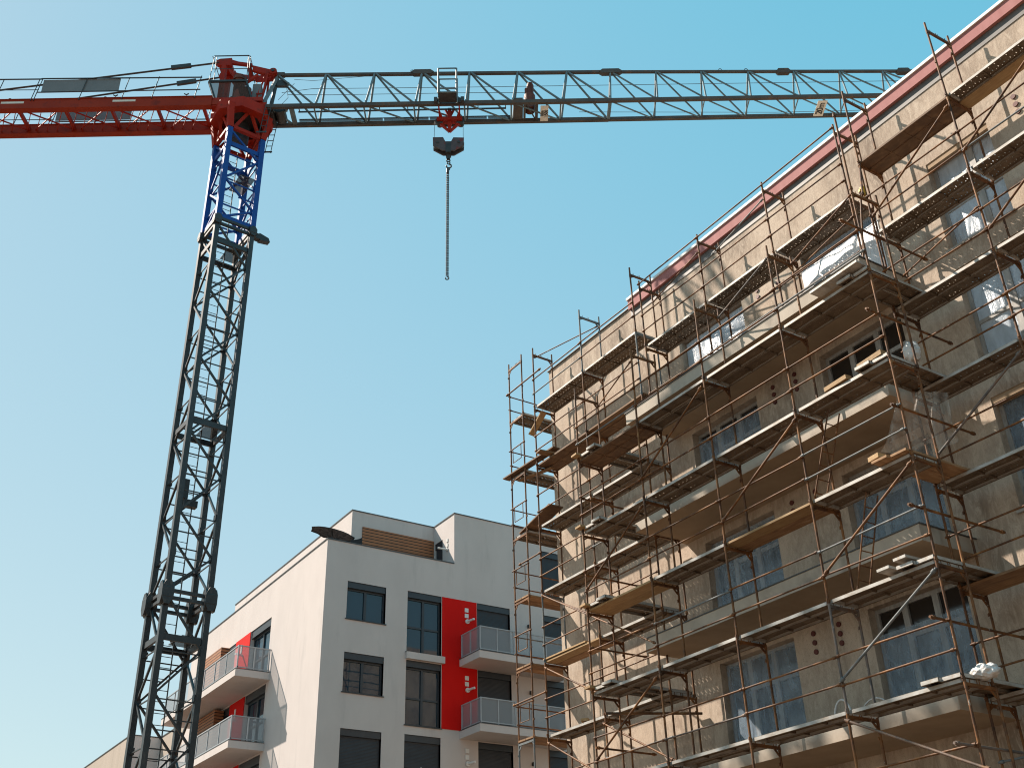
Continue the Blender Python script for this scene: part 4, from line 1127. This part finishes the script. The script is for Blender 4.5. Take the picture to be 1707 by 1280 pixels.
# counter jib
for o in (-.63, .63):
    b = MB(); jb(b, -12.0, -.95, o - .09, o + .09, 29.60, 30.02); jb(b, -12.0, -.95, o - .12, o + .12, 29.585, 29.60); jb(b, -12.0, -.95, o - .12, o + .12, 30.02, 30.04); jb(b, -.96, -.70, o - .06, o + .06, 29.66, 29.86)
    b.build("counter_jib_beam", M['red_beam'], CR)
b = MB(); n = 0
s = -1.3
while s > -11.8:
    b.bar(J(s, -.54, 29.80), J(s, .54, 29.80), .09, .14); 
    for k in range(4):
        b.bar(J(s - .05 - .36 * k, -.54, 29.70), J(s - .62 - .36 * k, .54, 29.70), .026, .026)
    b.bar(J(s - .1, -.54, 29.78), J(s - 1.4, .54, 29.78), .035, .035)
    b.bar(J(s, .54, 29.76), J(s - 1.6, -.54, 29.76), .04, .04)
    s -= 1.62
b.build("counter_jib_bracing", M['red_paint'], CR)
b = MB()
for s in (-7.9, -4.0):
    jb(b, s - .42, s + .38, -.725, -.721, 29.84, 29.93)
b.build("marking_plate", M['sign'], CR)
b = MB(); r_ = .028
for o in (-.74, .74):
    for s in (-9.5, -8.45, -7.18, -7.08, -5.5, -4.0, -2.95, -1.45): b.bar(J(s - .12, o, 29.95), J(s + .03, o, 31.0), r_, r_)
    b.bar(J(-12, o, 31.03), J(-7.08, o, 30.98), .035, .035); b.bar(J(-7.1, o, 31.0), J(-1.40, o, 30.93), .035, .035); b.bar(J(-12, o, 30.52), J(-7.1, o, 30.46), .02, .02); b.bar(J(-7.15, o, 30.34), J(-1.40, o, 30.34), .03, .03)
b.build("walkway_railing", M['dark_metal'], CR)
for o in (-.70, .70):
    b = MB(); jb(b, -7.02, -4.30, o - .012, o + .012, 30.36, 30.96); b.build("grey_side_panel", M['grey_sheet'], CR)
b = MB()
for o in (-.5, .5):
    b.tube(J(-1.0, o * .7, 32.05), J(-12.0, o, 30.2), .035, 8); b.bar(J(-2.0, o * .75, 31.9), J(-2.7, o * .78, 31.79), .10, .16)
b.build("tie_bar", M['dark_metal'], CR)
b = MB()
for s in (-8.1, -4.75): b.path([J(s + .06 * math.cos(a * .785), -.63, 30.12 + .06 * math.sin(a * .785)) for a in range(9)], .012, 5)
for s in (-4.4, -1.9): b.bar(J(s, -.63, 30.03), J(s, -.63, 30.22), .02, .02); b.bar(J(s - .08, -.63, 30.26), J(s, -.63, 30.2), .03, .03); b.bar(J(s + .08, -.63, 30.26), J(s, -.63, 30.2), .03, .03)
b.build("lifting_eye", M['dark_metal'], CR)
b = MB(); jb(b, -13.2, -11.0, -.75, .75, 28.2, 29.58); b.build("counterweight", M['concrete'], CR)

# hook block and its chain
HB = thing("hook_block", "dark grey and red hook block hanging on two ropes under the crane trolley", "hook block", tuple(J(7.34, 0, 27.6)))
ol = [(6.80, 28.44), (7.16, 28.44), (7.24, 28.24), (7.44, 28.24), (7.52, 28.42), (7.89, 28.40), (7.88, 28.07), (7.54, 27.83), (7.15, 27.84), (6.81, 28.08)]
b = MB()
for o in (-.15, .09): b.prism([J(s, o, z) for s, z in ol], JN * .06)
b.build("side_plate", M['block'], HB)
b = MB(); 
for s in (6.98, 7.71): b.tube(J(s, -.085, 28.2), J(s, .085, 28.2), .17, 18); b.tube(J(s, -.17, 28.2), J(s, .17, 28.2), .05, 10)
b.build("sheave", M['dark_metal'], HB)
b = MB(); jb(b, 7.25, 7.43, -.16, .16, 27.75, 28.22); jb(b, 7.28, 7.40, -.06, .06, 27.55, 27.76); b.build("swivel", M['dark_metal'], HB)
def arc(b, c, r, a0, a1, t, n=12, ax=JU):
    pts = [c + ax * (r * math.cos(a0 + (a1 - a0) * k / n)) + V((0, 0, r * math.sin(a0 + (a1 - a0) * k / n))) for k in range(n + 1)]
    b.path(pts, t, 7)
b = MB(); arc(b, J(7.34, 0, 27.49), .06, 0, 6.28, .022); arc(b, J(7.35, 0, 27.38), .05, 0, 6.28, .02); arc(b, J(7.36, 0, 27.24), .085, -3.5, 1.6, .026); arc(b, J(7.34, 0, 27.11), .05, 0, 6.28, .018)
b.build("hook", M['dark_metal'], HB)
b = MB(); z = 27.05; k = 0
while z > 22.55:
    ax = JU if k % 2 else JN
    for off in (-.024, .024):
        c = J(7.32, 0, z) + JU * off
        b.path([c + ax * .018 + V((0, 0, .028)), c + ax * .018 - V((0, 0, .028)), c - ax * .018 - V((0, 0, .028)), c - ax * .018 + V((0, 0, .028)), c + ax * .018 + V((0, 0, .028))], .0095, 5)
    z -= .05; k += 1
arc(b, J(7.32, 0, 22.50), .055, -3.4, 1.6, .02); b.tube(J(7.32, 0, 27.1), J(7.32, 0, 26.95), .05, 8)
tag(b.build("lifting_chain", M['dark_metal']), "long doubled lifting chain hanging straight down from the crane hook", "chain")
